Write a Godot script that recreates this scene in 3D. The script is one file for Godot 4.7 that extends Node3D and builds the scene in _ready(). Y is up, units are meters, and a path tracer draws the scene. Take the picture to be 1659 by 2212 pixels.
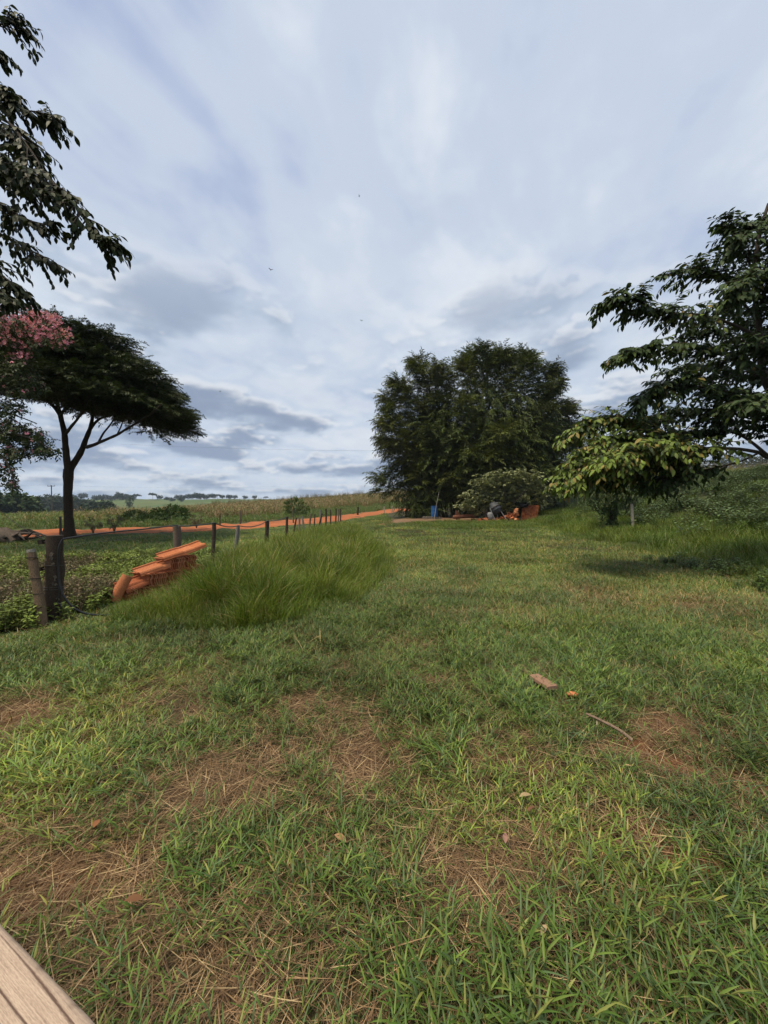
extends Node3D
# A grassy farm lawn under a cloudy sky: camera, sky and sun first, then the land, then the things on it.

const FOC := 831.1                      # focal length in pixels of a 1659 x 2212 view of the photograph
const MID := Vector2(829.5, 1106.0)
const EYE := Vector3(0, 1.55, 0)
const PITCH := -1.17
const EXPOSURE := 3.2
var rng := RandomNumberGenerator.new()
var noise := FastNoiseLite.new()
var fine := FastNoiseLite.new()
var names := {}
var M := {}
var tilt := Basis(Vector3.RIGHT, deg_to_rad(PITCH))


# ---------- small helpers ----------
func rf(a: float, b: float) -> float:
	return rng.randf_range(a, b)

func numbered(called: String) -> String:
	var n: int = names.get(called, 0)
	names[called] = n + 1
	return called if n == 0 else "%s_%03d" % [called, n]

func thing(called: String, label: String, category: String, at := Vector3.ZERO, group := "") -> Node3D:
	var o := Node3D.new()
	o.name = numbered(called)
	add_child(o)
	o.position = at
	tag(o, label, category, group)
	return o

func tag(o: Node, label: String, category := "", group := "", kind := "") -> void:
	if label: o.set_meta("label", label)
	if category:
		o.set_meta("category", category)
		if not kind: kind = "thing"
	if group: o.set_meta("group", group)
	if kind: o.set_meta("kind", kind)

func put(called: String, mesh: Mesh, mat: Material, parent: Node = null) -> MeshInstance3D:
	var o := MeshInstance3D.new()
	o.mesh = mesh
	o.material_override = mat
	if parent == null:
		o.name = numbered(called)
		add_child(o)
	else:
		o.name = called
		parent.add_child(o, true)
	return o

func copy_of(src: Node3D, called: String, at: Vector3, turn: float, size: float, label: String) -> Node3D:
	var c: Node3D = src.duplicate()
	c.name = numbered(called)
	add_child(c)
	c.position = at
	c.rotation.y = turn
	c.scale = Vector3(size, size, size)
	c.set_meta("label", label)
	return c

# a ray of the photograph (1659-wide pixels) as a direction one metre deep, and points along it
func ray(px: float, py: float) -> Vector3:
	var d := tilt * Vector3((px - MID.x) / FOC, -(py - MID.y) / FOC, -1.0)
	return d / -d.z

func deep(px: float, py: float, d: float) -> Vector3:
	return EYE + ray(px, py) * d

func on_ground(px: float, py: float) -> Vector3:
	var r := ray(px, py)
	var d := 0.4
	var step := 0.1
	while d < 700.0:
		var p := EYE + r * d
		if p.y <= gh(p.x, p.z):
			var lo := d - step
			var hi := d
			for i in 12:
				var m := (lo + hi) / 2
				var q := EYE + r * m
				if q.y <= gh(q.x, q.z): hi = m
				else: lo = m
			return EYE + r * hi
		step = 0.06 + d * 0.012
		d += step
	return EYE + r * 700.0

func stand(x: float, z: float) -> Vector3:
	return Vector3(x, gh(x, z), z)

func stand_px(px: float, d: float) -> Vector3:
	var p := deep(px, 1089, d)
	return stand(p.x, p.z)


# ---------- mesh building ----------
class MB:
	var v := PackedVector3Array()
	var n := PackedVector3Array()
	var c := PackedColorArray()
	var uv := PackedVector2Array()
	var idx := PackedInt32Array()
	var smooth := true

	func vert(p: Vector3, nn: Vector3, col: Color, u := Vector2.ZERO) -> int:
		v.append(p); n.append(nn); c.append(col); uv.append(u)
		return v.size() - 1

	func tri(a: int, b: int, d: int) -> void:
		var f := (v[d] - v[a]).cross(v[b] - v[a])
		if f.dot(n[a] + n[b] + n[d]) < 0.0:
			idx.append(a); idx.append(d); idx.append(b)
		else:
			idx.append(a); idx.append(b); idx.append(d)

	func flat_quad(a: Vector3, b: Vector3, d: Vector3, e: Vector3, out: Vector3, col: Color, u0 := Vector2.ZERO, u1 := Vector2.ONE) -> void:
		var f := (d - a).cross(b - a).normalized()
		if f.dot(out) < 0.0: f = -f
		var i := vert(a, f, col, u0)
		vert(b, f, col, Vector2(u1.x, u0.y)); vert(d, f, col, u1); vert(e, f, col, Vector2(u0.x, u1.y))
		tri(i, i + 1, i + 2); tri(i, i + 2, i + 3)

	func box(size: Vector3, at: Vector3, turn := Basis(), col := Color.WHITE) -> void:
		var h := size / 2
		for axis in 3:
			for s in [-1.0, 1.0]:
				var o := Vector3.ZERO; o[axis] = s
				var p := Vector3.ZERO; p[(axis + 1) % 3] = 1.0
				var q := Vector3.ZERO; q[(axis + 2) % 3] = 1.0
				var k := [o - p - q, o + p - q, o + p + q, o - p + q]
				var w := []
				for e in k: w.append(at + turn * (e * h))
				flat_quad(w[0], w[1], w[2], w[3], turn * o, col, Vector2.ZERO, Vector2(size[(axis + 1) % 3], size[(axis + 2) % 3]))

	# a swept tube through points, with a radius at each; closed by caps
	func tube(pts: Array, rad: Array, sides: int, col := Color.WHITE, wob := 0.0, cap := true, col2 := Color(-1, 0, 0)) -> void:
		var m := pts.size()
		var side := Vector3.RIGHT
		var first := v.size()
		var along := 0.0
		for i in m:
			var t: Vector3 = (pts[mini(i + 1, m - 1)] - pts[maxi(i - 1, 0)]).normalized()
			if i > 0: along += (pts[i] - pts[i - 1]).length()
			side = (side - t * side.dot(t))
			if side.length() < 0.01: side = t.cross(Vector3.FORWARD)
			side = side.normalized()
			var up := t.cross(side)
			var cc := col if col2.r < 0 else col.lerp(col2, float(i) / (m - 1))
			for k in sides + 1:
				var a := TAU * k / sides
				var dirn := side * cos(a) + up * sin(a)
				var r: float = rad[i] * (1.0 + wob * (sin(a * 3 + along * 7.0) * 0.5 + sin(a * 2 - along * 13.0) * 0.5))
				vert(pts[i] + dirn * r, dirn, cc, Vector2(float(k) / sides, along))
		for i in m - 1:
			for k in sides:
				var a := first + i * (sides + 1) + k
				tri(a, a + 1, a + sides + 2); tri(a, a + sides + 2, a + sides + 1)
		if cap:
			for e in [0, m - 1]:
				if rad[e] < 0.004: continue
				var t: Vector3 = (pts[1] - pts[0]).normalized() * -1.0 if e == 0 else (pts[m - 1] - pts[m - 2]).normalized()
				var mid := vert(pts[e], t, col, Vector2(0.5, 0.5))
				for k in sides + 1:
					vert(v[first + e * (sides + 1) + k], t, col, Vector2(0.5 + 0.4 * cos(TAU * k / sides), 0.5 + 0.4 * sin(TAU * k / sides)))
				for k in sides: tri(mid, mid + 1 + k, mid + 2 + k)

	# a profile of (radius, height) turned round y
	func lathe(prof: Array, sides: int, at := Vector3.ZERO, turn := Basis(), col := Color.WHITE) -> void:
		for j in prof.size() - 1:
			var a: Vector2 = prof[j]
			var b: Vector2 = prof[j + 1]
			var e := b - a
			var nn := Vector2(e.y, -e.x).normalized()
			var first := v.size()
			for k in sides + 1:
				var w := TAU * k / sides
				var dirn := Vector3(cos(w), 0, sin(w))
				var nw := turn * (dirn * nn.x + Vector3.UP * nn.y)
				vert(at + turn * (dirn * a.x + Vector3.UP * a.y), nw, col, Vector2(float(k) / sides, a.y))
				vert(at + turn * (dirn * b.x + Vector3.UP * b.y), nw, col, Vector2(float(k) / sides, b.y))
			for k in sides:
				var q := first + k * 2
				tri(q, q + 2, q + 3); tri(q, q + 3, q + 1)

	# a grass blade: a strip that leaves the base, leans and bends over; folded along the middle when asked
	func blade(base: Vector3, az: float, lean: float, bend: float, length: float, width: float, segs: int, col: Color, tip: Color, fold := 0.0, twist := 0.0) -> void:
		var p := base
		var ang := lean
		var out := Vector3(cos(az), 0, sin(az))
		var across0 := Vector3(-sin(az), 0, cos(az))
		var prev := -1
		for i in segs + 1:
			var t := float(i) / segs
			var dirn := out * sin(ang) + Vector3.UP * cos(ang)
			var up := out * -cos(ang) + Vector3.UP * sin(ang)
			var across := across0.rotated(dirn.normalized(), twist * t)
			var nn := up.rotated(dirn.normalized(), twist * t)
			var w := width * 0.5 * (1.0 - pow(t, 2.2)) * (0.55 + 0.45 * minf(1.0, t * 4.0 + 0.1))
			var cc := col.lerp(tip, t)
			var here := v.size()
			if i == segs:
				vert(p, nn, cc)
				if fold > 0.0:
					tri(prev, prev + 1, here); tri(prev + 1, prev + 2, here)
				else:
					tri(prev, prev + 1, here)
			else:
				if fold > 0.0:
					vert(p - across * w, (nn - across * fold).normalized(), cc)
					vert(p - nn * w * fold, nn, cc)
					vert(p + across * w, (nn + across * fold).normalized(), cc)
					if prev >= 0:
						tri(prev, prev + 1, here + 1); tri(prev, here + 1, here)
						tri(prev + 1, prev + 2, here + 2); tri(prev + 1, here + 2, here + 1)
				else:
					vert(p - across * w, nn, cc)
					vert(p + across * w, nn, cc)
					if prev >= 0:
						tri(prev, prev + 1, here + 1); tri(prev, here + 1, here)
			prev = here
			p += dirn * (length / segs)
			ang += bend / segs

	# a leaf along the -z of its basis, its upper face to +y, folded a little at the midrib and curling down
	func leaf(at: Vector3, b: Basis, length: float, width: float, col: Color, curl := 0.25, full := true) -> void:
		var xs := [0.0, 0.62, 1.0, 0.8, 0.0] if full else [0.0, 1.0, 0.0]
		var m := xs.size() - 1
		var prev := -1
		for i in m + 1:
			var t := float(i) / m
			var mid := Vector3(0, -curl * length * t * t, -t * length)
			var w: float = xs[i] * width * 0.5
			var here := v.size()
			var cc := col
			if i == 0 or i == m:
				vert(at + b * mid, b * Vector3(0, 1, -curl * t).normalized(), cc)
				if i == m:
					tri(prev, prev + 1, here); tri(prev + 1, prev + 2, here)
			else:
				vert(at + b * (mid + Vector3(-w, w * 0.22, 0)), b * Vector3(0.25, 1, -curl * t).normalized(), cc)
				vert(at + b * mid, b * Vector3(0, 1, -curl * t).normalized(), cc)
				vert(at + b * (mid + Vector3(w, w * 0.22, 0)), b * Vector3(-0.25, 1, -curl * t).normalized(), cc)
				if i == 1:
					tri(prev, here, here + 1); tri(prev, here + 1, here + 2)
				else:
					tri(prev, prev + 1, here + 1); tri(prev, here + 1, here)
					tri(prev + 1, prev + 2, here + 2); tri(prev + 1, here + 2, here + 1)
			prev = here

	func mesh() -> ArrayMesh:
		var a := []
		a.resize(Mesh.ARRAY_MAX)
		a[Mesh.ARRAY_VERTEX] = v
		a[Mesh.ARRAY_NORMAL] = n
		a[Mesh.ARRAY_COLOR] = c
		a[Mesh.ARRAY_TEX_UV] = uv
		a[Mesh.ARRAY_INDEX] = idx
		var m := ArrayMesh.new()
		m.add_surface_from_arrays(Mesh.PRIMITIVE_TRIANGLES, a)
		return m


class Scatter:
	var where: Array[Transform3D] = []
	var tint := PackedColorArray()
	func add(t: Transform3D, c: Color) -> void:
		where.append(t)
		tint.append(c)

func spread(called: String, s: Scatter, mesh: Mesh, mat: Material, parent: Node = null) -> MultiMeshInstance3D:
	var mm := MultiMesh.new()
	mm.transform_format = MultiMesh.TRANSFORM_3D
	mm.use_colors = true
	mm.mesh = mesh
	mm.instance_count = s.where.size()
	for i in s.where.size():
		mm.set_instance_transform(i, s.where[i])
		mm.set_instance_color(i, s.tint[i])
	var o := MultiMeshInstance3D.new()
	o.multimesh = mm
	o.material_override = mat
	o.set_meta("kind", "stuff")
	if parent == null:
		o.name = numbered(called)
		add_child(o)
	else:
		o.name = called
		parent.add_child(o, true)
	return o

func spline(pts: Array, per: int) -> Array:
	var out := []
	for i in pts.size() - 1:
		var a: Vector3 = pts[maxi(i - 1, 0)]
		var b: Vector3 = pts[i]
		var c: Vector3 = pts[i + 1]
		var d: Vector3 = pts[mini(i + 2, pts.size() - 1)]
		for k in per:
			out.append(b.cubic_interpolate(c, a, d, float(k) / per))
	out.append(pts[pts.size() - 1])
	return out

func taper(n: int, r0: float, r1: float, power := 1.0) -> Array:
	var out := []
	for i in n: out.append(lerpf(r0, r1, pow(float(i) / maxi(n - 1, 1), power)))
	return out


# ---------- materials ----------
func std(col: Color, rough := 0.8, spec := 0.5) -> StandardMaterial3D:
	var m := StandardMaterial3D.new()
	m.albedo_color = col.linear_to_srgb()
	m.roughness = rough
	m.metallic_specular = spec
	return m

func leafy(rough: float, through: float, spec := 0.4) -> StandardMaterial3D:
	var m := std(Color.WHITE, rough, spec)
	m.vertex_color_use_as_albedo = true
	if through > 0.0:
		m.backlight_enabled = true
		m.backlight = Color(through, through, through * 0.55).linear_to_srgb()
	return m

# a grey grain picture between two multipliers, from two noises; stretched along v when asked
func grain(size: int, sx: float, sy: float, lo: float, hi: float, sd: int, power := 1.0) -> ImageTexture:
	var f := FastNoiseLite.new()
	f.seed = sd
	f.noise_type = FastNoiseLite.TYPE_SIMPLEX_SMOOTH
	f.fractal_octaves = 4
	f.frequency = 1.0
	var im := Image.create(size, size, false, Image.FORMAT_RGB8)
	for y in size:
		for x in size:
			var u := float(x) / size * TAU
			var w := float(y) / size * TAU
			var q := f.get_noise_3d(cos(u) * sx + 7.0, sin(u) * sx + cos(w) * sy, sin(w) * sy) * 0.8 + 0.5
			var g := lerpf(lo, hi, pow(clampf(q, 0, 1), power))
			im.set_pixel(x, y, Color(g, g, g).linear_to_srgb())
	im.generate_mipmaps()
	return ImageTexture.create_from_image(im)

func textured(col: Color, rough: float, tex: Texture2D, scale: float, relief := 0.0, relief_tex: Texture2D = null) -> StandardMaterial3D:
	var m := std(col, rough, 0.35)
	m.albedo_texture = tex
	m.vertex_color_use_as_albedo = true
	m.uv1_triplanar = true
	m.uv1_scale = Vector3(scale, scale, scale)
	if relief > 0.0:
		m.heightmap_enabled = true
		m.heightmap_texture = relief_tex if relief_tex else tex
		m.heightmap_scale = relief
	return m

func make_materials() -> void:
	var g1 := grain(512, 5.0, 5.0, 0.35, 1.0, 11)
	var g2 := grain(512, 14.0, 14.0, 0.3, 1.0, 12)
	var bark := grain(512, 9.0, 2.2, 0.25, 1.0, 13)
	M.grass = leafy(0.5, 0.55)
	M.straw = leafy(0.7, 0.2, 0.3)
	M.leaf = leafy(0.55, 0.35, 0.3)
	M.flower = leafy(0.7, 0.5, 0.3)
	M.ground = textured(Color.WHITE, 0.95, g2, 0.9, 2.0, g1)
	M.ground.uv1_world_triplanar = true
	M.dirt = textured(Color.WHITE, 0.95, g2, 0.35, 4.0, g1)
	M.dirt.uv1_world_triplanar = true
	M.bark = textured(Color.WHITE, 0.9, bark, 1.2, 3.0)
	M.post = textured(Color.WHITE, 0.9, bark, 2.6, 1.5)
	M.clay = textured(Color.WHITE, 0.85, grain(512, 6.0, 6.0, 0.5, 1.05, 31), 1.6, 0.3)
	M.wire = std(Color(0.06, 0.055, 0.05), 0.6)
	M.hose = std(Color(0.012, 0.012, 0.013), 0.45)
	M.iron = textured(Color(0.035, 0.025, 0.02), 0.75, g2, 5.0, 0.2)
	M.rust = textured(Color(0.22, 0.09, 0.05), 0.85, g1, 2.0, 0.4)
	M.rubber = textured(Color(0.03, 0.03, 0.033), 0.75, g2, 3.0, 0.2)
	M.drum = textured(Color(0.02, 0.10, 0.30), 0.45, g1, 1.2, 0.0)
	M.steel = textured(Color(0.07, 0.075, 0.085), 0.6, g1, 2.0, 0.1)
	M.pale = textured(Color(0.30, 0.30, 0.30), 0.7, g1, 2.0, 0.1)


# ---------- the shape of the land ----------
const HILL := [[-1.6, -7.0], [-1.0, -3.8], [-0.65, -1.4], [-0.52, 0.0], [-0.38, 0.95], [-0.216, 2.3], [0.024, 4.3], [0.5, 6.2], [0.8, 9.3], [1.0, 10.3], [1.6, 11.0]]

func hill_at(a: float) -> float:
	if a <= HILL[0][0]: return HILL[0][1]
	for i in HILL.size() - 1:
		if a < HILL[i + 1][0]:
			return lerpf(HILL[i][1], HILL[i + 1][1], (a - HILL[i][0]) / (HILL[i + 1][0] - HILL[i][0]))
	return HILL[HILL.size() - 1][1]

func bank_x(d: float) -> float:
	return 8.0 + (d - 8.0) * 0.13

func gh(x: float, z: float) -> float:
	var d := -z
	var h := 0.0
	if d > 0.0:
		var near := 0.3 * smoothstep(-3.0, 4.0, x) * smoothstep(18.0, 32.0, d)
		var t := clampf(x - bank_x(d), 0.0, 26.0)
		var bank := 0.18 * t * t / (t + 1.5) * smoothstep(1.0, 9.0, d)
		var a := x / maxf(d, 8.0)
		var hill := hill_at(a) * smoothstep(40.0, 125.0, d)
		h = near + hill + bank * (1.0 - 0.6 * smoothstep(40.0, 110.0, d))
		if d > 125.0:
			h = lerpf(h, -7.5, smoothstep(125.0, 230.0, d))
			if d > 250.0:
				h = lerpf(h, 9.0 + 3.0 * noise.get_noise_2d(x * 0.15, z * 0.15), smoothstep(250.0, 620.0, d))
				h -= smoothstep(640.0, 1600.0, d) * 14.0
	h += 0.05 * noise.get_noise_2d(x * 4.0, z * 4.0) * clampf(d / 6.0, 0.35, 3.0)
	if d < 6.0: h += 0.018 * fine.get_noise_2d(x * 5.0, z * 5.0)
	return h

var patches := []                       # dry, worn spots of the lawn: centre, radii, how bare, how red
func add_patch(px: float, py: float, rx: float, ry: float, strong: float, red := 0.0) -> void:
	var g := on_ground(px, py)
	var far := on_ground(px, py - ry)
	var near := on_ground(px, minf(py + ry, 2300.0))
	patches.append([Vector2(g.x, g.z), Vector2(rx * -g.z / FOC, absf(far.z - near.z) * 0.5), strong, red])

func worn(x: float, z: float) -> Vector2:
	var w := 0.0
	var red := 0.0
	for p in patches:
		var dx: float = (x - p[0].x) / p[1].x
		var dz: float = (z - p[0].y) / p[1].y
		var q := dx * dx + dz * dz
		if q < 6.0:
			var e: float = exp(-q * 0.8) * p[2]
			w = maxf(w, e)
			red = maxf(red, e * p[3])
	var nn := fine.get_noise_2d(x * 2.2, z * 2.2)
	w = clampf(w * (1.0 + nn * 0.9) + nn * 0.12, 0.0, 1.0)
	return Vector2(w, clampf(red * (1.0 + nn), 0.0, 1.0))

func fence_x(d: float) -> float:
	return -4.3 + (d - 5.0) * 0.8 / 26.0

var mound := PackedVector2Array([Vector2(-4.1, -5.75), Vector2(-3.4, -4.85), Vector2(-1.7, -4.55), Vector2(-1.1, -5.1), Vector2(-0.4, -6.1), Vector2(0.2, -8.4), Vector2(0.35, -11.0), Vector2(-0.2, -14.0), Vector2(-0.75, -20.0), Vector2(-2.4, -27.0), Vector2(-3.5, -31.0), Vector2(-3.9, -22.0), Vector2(-4.15, -12.0), Vector2(-4.15, -8.0)])

func edge_distance(p: Vector2, poly: PackedVector2Array) -> float:
	var best := 1e9
	for i in poly.size():
		var q := Geometry2D.get_closest_point_to_segment(p, poly[i], poly[(i + 1) % poly.size()])
		best = minf(best, q.distance_to(p))
	return best if Geometry2D.is_point_in_polygon(p, poly) else -best

var road := [Vector2(-60, -17.0), Vector2(-34, -18.6), Vector2(-19.5, -20.4), Vector2(-14.5, -22.3), Vector2(-10.6, -25.8), Vector2(-7.6, -33.0), Vector2(-5.0, -42.0), Vector2(-2.0, -51.0), Vector2(3.0, -58.0)]

func road_distance(p: Vector2) -> float:
	var best := 1e9
	for i in road.size() - 1:
		best = minf(best, Geometry2D.get_closest_point_to_segment(p, road[i], road[i + 1]).distance_to(p))
	return best

# beyond the road, seen from the lawn
func beyond_road(x: float, z: float) -> bool:
	for i in road.size() - 1:
		if x >= road[i].x and x < road[i + 1].x:
			return z < lerpf(road[i].y, road[i + 1].y, (x - road[i].x) / (road[i + 1].x - road[i].x))
	return z < -58.0

func ground_color(x: float, z: float) -> Color:
	var d := -z
	var n1 := noise.get_noise_2d(x * 2.0, z * 2.0)
	var n2 := fine.get_noise_2d(x * 1.2, z * 1.2)
	var soil := Color(0.055, 0.034, 0.021)
	var red := Color(0.27, 0.085, 0.035)
	var turf := Color(0.065, 0.075, 0.022)
	var c := soil.lerp(turf, clampf(0.55 + n2 * 0.8, 0.0, 1.0))
	if d < 14.0 and d > -3.0:
		var w := worn(x, z)
		c = c.lerp(Color(0.15, 0.095, 0.055), w.x * 0.7).lerp(red, clampf(w.y * 1.2, 0, 0.9))
	if x < fence_x(d) and d > 4.0: c = Color(0.06, 0.085, 0.022)
	if d > 26.0 and d < 36.0 and x > -2.0 and x < 14.0:
		var e := smoothstep(-1.5, 1.5, x + n2 * 2.0) * smoothstep(14.0, 11.0, x) * smoothstep(28.0, 30.5, d + n2 * 1.5)
		c = c.lerp(Color(0.28, 0.17, 0.10), e * 0.9)
	if d > 25.0 and d < 34.0 and x > -2.6 and x < 0.4:
		c = c.lerp(red, smoothstep(1.6, 0.7, Vector2((x + 0.8) * 0.9, (d - 29.0) * 0.5).length() + n2 * 0.7))
	if x > bank_x(d) and d > 2.0: c = c.lerp(Color(0.06, 0.075, 0.025), 0.8)
	if d > 18.0 and beyond_road(x, z):
		var tan_ := Color(0.20, 0.14, 0.07)
		var green := Color(0.075, 0.10, 0.025)
		c = green.lerp(tan_, clampf(0.5 + n1 * 1.2, 0.0, 1.0) * smoothstep(-0.75, -0.35, x / d))
	if d > 150.0:
		c = Color(0.085, 0.14, 0.035).lerp(Color(0.13, 0.16, 0.05), clampf(0.5 + noise.get_noise_2d(x * 0.1, z * 0.3) * 1.5, 0, 1))
	return c * (1.0 + 0.25 * n1)

func make_ground() -> void:
	var mb := MB.new()
	var rings := 190
	var sectors := 300
	var radii := []
	for i in rings: radii.append(0.35 * pow(1600.0 / 0.35, float(i) / (rings - 1)))
	mb.vert(stand(0, 0), Vector3.UP, ground_color(0, 0))
	for r in radii:
		for k in sectors:
			var a := TAU * k / sectors
			var x: float = sin(a) * r
			var z: float = -cos(a) * r
			var e := maxf(0.05, r * 0.01)
			var h := gh(x, z)
			var nn := Vector3(gh(x - e, z) - gh(x + e, z), 2.0 * e, gh(x, z - e) - gh(x, z + e)).normalized()
			mb.vert(Vector3(x, h, z), nn, ground_color(x, z))
	for k in sectors: mb.tri(0, 1 + k, 1 + (k + 1) % sectors)
	for i in rings - 1:
		for k in sectors:
			var a := 1 + i * sectors + k
			var b := 1 + i * sectors + (k + 1) % sectors
			mb.tri(a, b, b + sectors); mb.tri(a, b + sectors, a + sectors)
	var o := put("ground", mb.mesh(), M.ground)
	tag(o, "uneven lawn soil and fields reaching to the horizon", "", "", "structure")

func make_road() -> void:
	var pts := []
	for p in road: pts.append(Vector3(p.x, 0, p.y))
	pts = spline(pts, 14)
	var mb := MB.new()
	var across := 12
	for i in pts.size():
		var t: Vector3 = (pts[mini(i + 1, pts.size() - 1)] - pts[maxi(i - 1, 0)]).normalized()
		var s := t.cross(Vector3.UP)
		var wl := 2.6 + 0.6 * fine.get_noise_2d(i * 9.0, 3.0)
		var wr := 2.6 + 0.6 * fine.get_noise_2d(i * 9.0, 90.0)
		for k in across + 1:
			var u := float(k) / across * 2.0 - 1.0
			var p: Vector3 = pts[i] + s * u * (wl if u < 0 else wr)
			var rut := -0.05 * exp(-pow((absf(u) - 0.42) / 0.14, 2.0))
			var lift := 0.09 * (1.0 - pow(absf(u), 6.0)) - 0.02 + rut + 0.035 * fine.get_noise_2d(p.x * 6.0, p.z * 6.0)
			var shade := 1.0 + 0.3 * noise.get_noise_2d(p.x * 5.0, p.z * 5.0)
			mb.vert(Vector3(p.x, gh(p.x, p.z) + lift, p.z), Vector3.UP, Color(0.46, 0.15, 0.055) * shade)
	for i in pts.size() - 1:
		for k in across:
			var a := i * (across + 1) + k
			mb.tri(a, a + 1, a + across + 2); mb.tri(a, a + across + 2, a + across + 1)
	var o := put("dirt_road", mb.mesh(), M.dirt)
	tag(o, "red dirt road curving between the pasture and the dry field", "", "", "structure")


# ---------- sky ----------
func to_lin(r: float, g: float, b: float) -> Vector3:
	var c := Color(r / 255.0, g / 255.0, b / 255.0).srgb_to_linear()
	return Vector3(c.r, c.g, c.b)

func make_sky() -> ImageTexture:
	var w := 2048
	var h := 1024
	var im := Image.create(w, h, false, Image.FORMAT_RGBF)
	var f1 := FastNoiseLite.new()
	f1.seed = 5; f1.fractal_octaves = 5; f1.frequency = 1.0; f1.fractal_gain = 0.52
	f1.noise_type = FastNoiseLite.TYPE_SIMPLEX_SMOOTH
	var f2 := FastNoiseLite.new()
	f2.seed = 21; f2.fractal_octaves = 6; f2.frequency = 1.0; f2.fractal_gain = 0.55
	f2.noise_type = FastNoiseLite.TYPE_SIMPLEX_SMOOTH
	var f3 := FastNoiseLite.new()
	f3.seed = 8; f3.fractal_octaves = 3; f3.frequency = 1.0
	f3.noise_type = FastNoiseLite.TYPE_SIMPLEX_SMOOTH
	var violet := to_lin(171, 186, 218)
	var mist := to_lin(200, 212, 230)
	var bright := to_lin(226, 233, 243)
	var grey := to_lin(163, 180, 203)
	var dark := to_lin(138, 154, 180)
	var white := to_lin(238, 240, 243)
	var low := to_lin(196, 211, 229)
	var blue := to_lin(130, 182, 236)
	var inv := 1.0 / EXPOSURE
	var bottom := low * 0.35 * inv
	for y in h:
		var el := (0.5 - (y + 0.5) / h) * PI
		for x in w:
			if el < -0.01:
				im.set_pixel(x, y, Color(bottom.x, bottom.y, bottom.z))
				continue
			var az := ((x + 0.5) / w - 0.5) * TAU
			var d := Vector3(sin(az) * cos(el), sin(el), -cos(az) * cos(el))
			# a high sheet of cloud, drawn out along the line of sight
			var q := 1.0 / (d.y + 0.10)
			var px := d.x * q
			var pz := d.z * q
			var wx := f3.get_noise_2d(px * 0.6 + 11.0, pz * 0.6)
			var wz := f3.get_noise_2d(px * 0.6, pz * 0.6 + 37.0)
			var s1 := f3.get_noise_2d(px * 0.55 + pz * 0.22 + wx * 0.25, pz * 0.30 + wz * 0.2 + 4.0)
			var s2 := f1.get_noise_2d(px * 1.15 + pz * 0.35 + wz * 0.3, pz * 0.62 + 9.0 + wx * 0.3)
			var s3 := f2.get_noise_2d(px * 3.6 + pz * 0.9 + wz * 0.5, pz * 2.0 + 5.0 + wx * 0.5)
			var s4 := f2.get_noise_2d(px * 1.9 - pz * 0.8 + 30.0, pz * 1.9 + px * 0.5)
			var m := s1 * 0.6 + s2 * 0.5 + s3 * 0.36 + s4 * 0.36 + 0.04
			var c: Vector3
			if m < 0.0: c = mist.lerp(violet, smoothstep(0.0, -0.62, m))
			else: c = mist.lerp(bright, smoothstep(0.0, 0.6, m))
			# lower heaps of cloud towards the horizon, grey below and lit along their edges
			var e := rad_to_deg(el)
			var lowness := smoothstep(42.0, 13.0, e)
			if lowness > 0.0:
				c = c.lerp(low, lowness * 0.45)
				var k := 1.0 / (d.y + 0.14)
				var ux := d.x * k * 0.9 + wx * 0.12
				var uz := d.z * k * 0.9
				var b1 := f2.get_noise_2d(ux + 3.0, uz)
				var b2 := f2.get_noise_2d(ux * 0.965 + 3.0, uz * 0.965)
				var b3 := f1.get_noise_2d(ux * 2.6 + 50.0, uz * 2.6)
				var big := f3.get_noise_2d(ux * 0.45 + 20.0, uz * 0.45)
				var dens := b1 + b3 * 0.22 + big * 0.35 + 0.10
				var body := smoothstep(-0.05, 0.35, dens)
				var lit := clampf((b1 - b2) * 12.0 - 0.08, 0.0, 1.0) * smoothstep(0.6, 0.1, dens)
				var cc := grey.lerp(dark, smoothstep(0.12, 0.55, dens)).lerp(white, lit)
				c = c.lerp(cc, body * lowness * 0.9)
				c = c.lerp(white, smoothstep(0.0, -0.35, dens) * lowness * 0.35)
				var gap := smoothstep(-0.15, -0.5, dens) * lowness
				c = c.lerp(blue, gap * 0.6 * smoothstep(0.2, 0.6, d.x))
			c *= inv
			im.set_pixel(x, y, Color(c.x, c.y, c.z))
	return ImageTexture.create_from_image(im)


# ---------- grass and low plants ----------
func green(k: float) -> Color:
	# fresh, bluish and yellowish leaves, as they grow side by side
	if k < 0.42: return Color(0.066, 0.118, 0.022)
	if k < 0.6: return Color(0.105, 0.158, 0.030)
	if k < 0.86: return Color(0.082, 0.132, 0.056)
	return Color(0.17, 0.185, 0.05)

func lawn_tuft(blades: int, radius: float, lo: float, hi: float, width: float, fold: float, segs: int) -> ArrayMesh:
	var mb := MB.new()
	for i in blades:
		var a := rf(0, TAU)
		var r := sqrt(rf(0, 1)) * radius
		var c := green(rf(0, 1)) * rf(0.75, 1.25)
		if rf(0, 1) < 0.13: c = Color(0.27, 0.19, 0.10) * rf(0.6, 1.2)
		var lean := pow(rf(0, 1), 0.7) * 1.2 + 0.15
		mb.blade(Vector3(cos(a) * r, -0.006, sin(a) * r), rf(0, TAU), lean, rf(0.2, 1.3), rf(lo, hi), width * rf(0.7, 1.25), segs, c, c * rf(0.9, 1.15), fold, rf(-0.9, 0.9))
	return mb.mesh()

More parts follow.
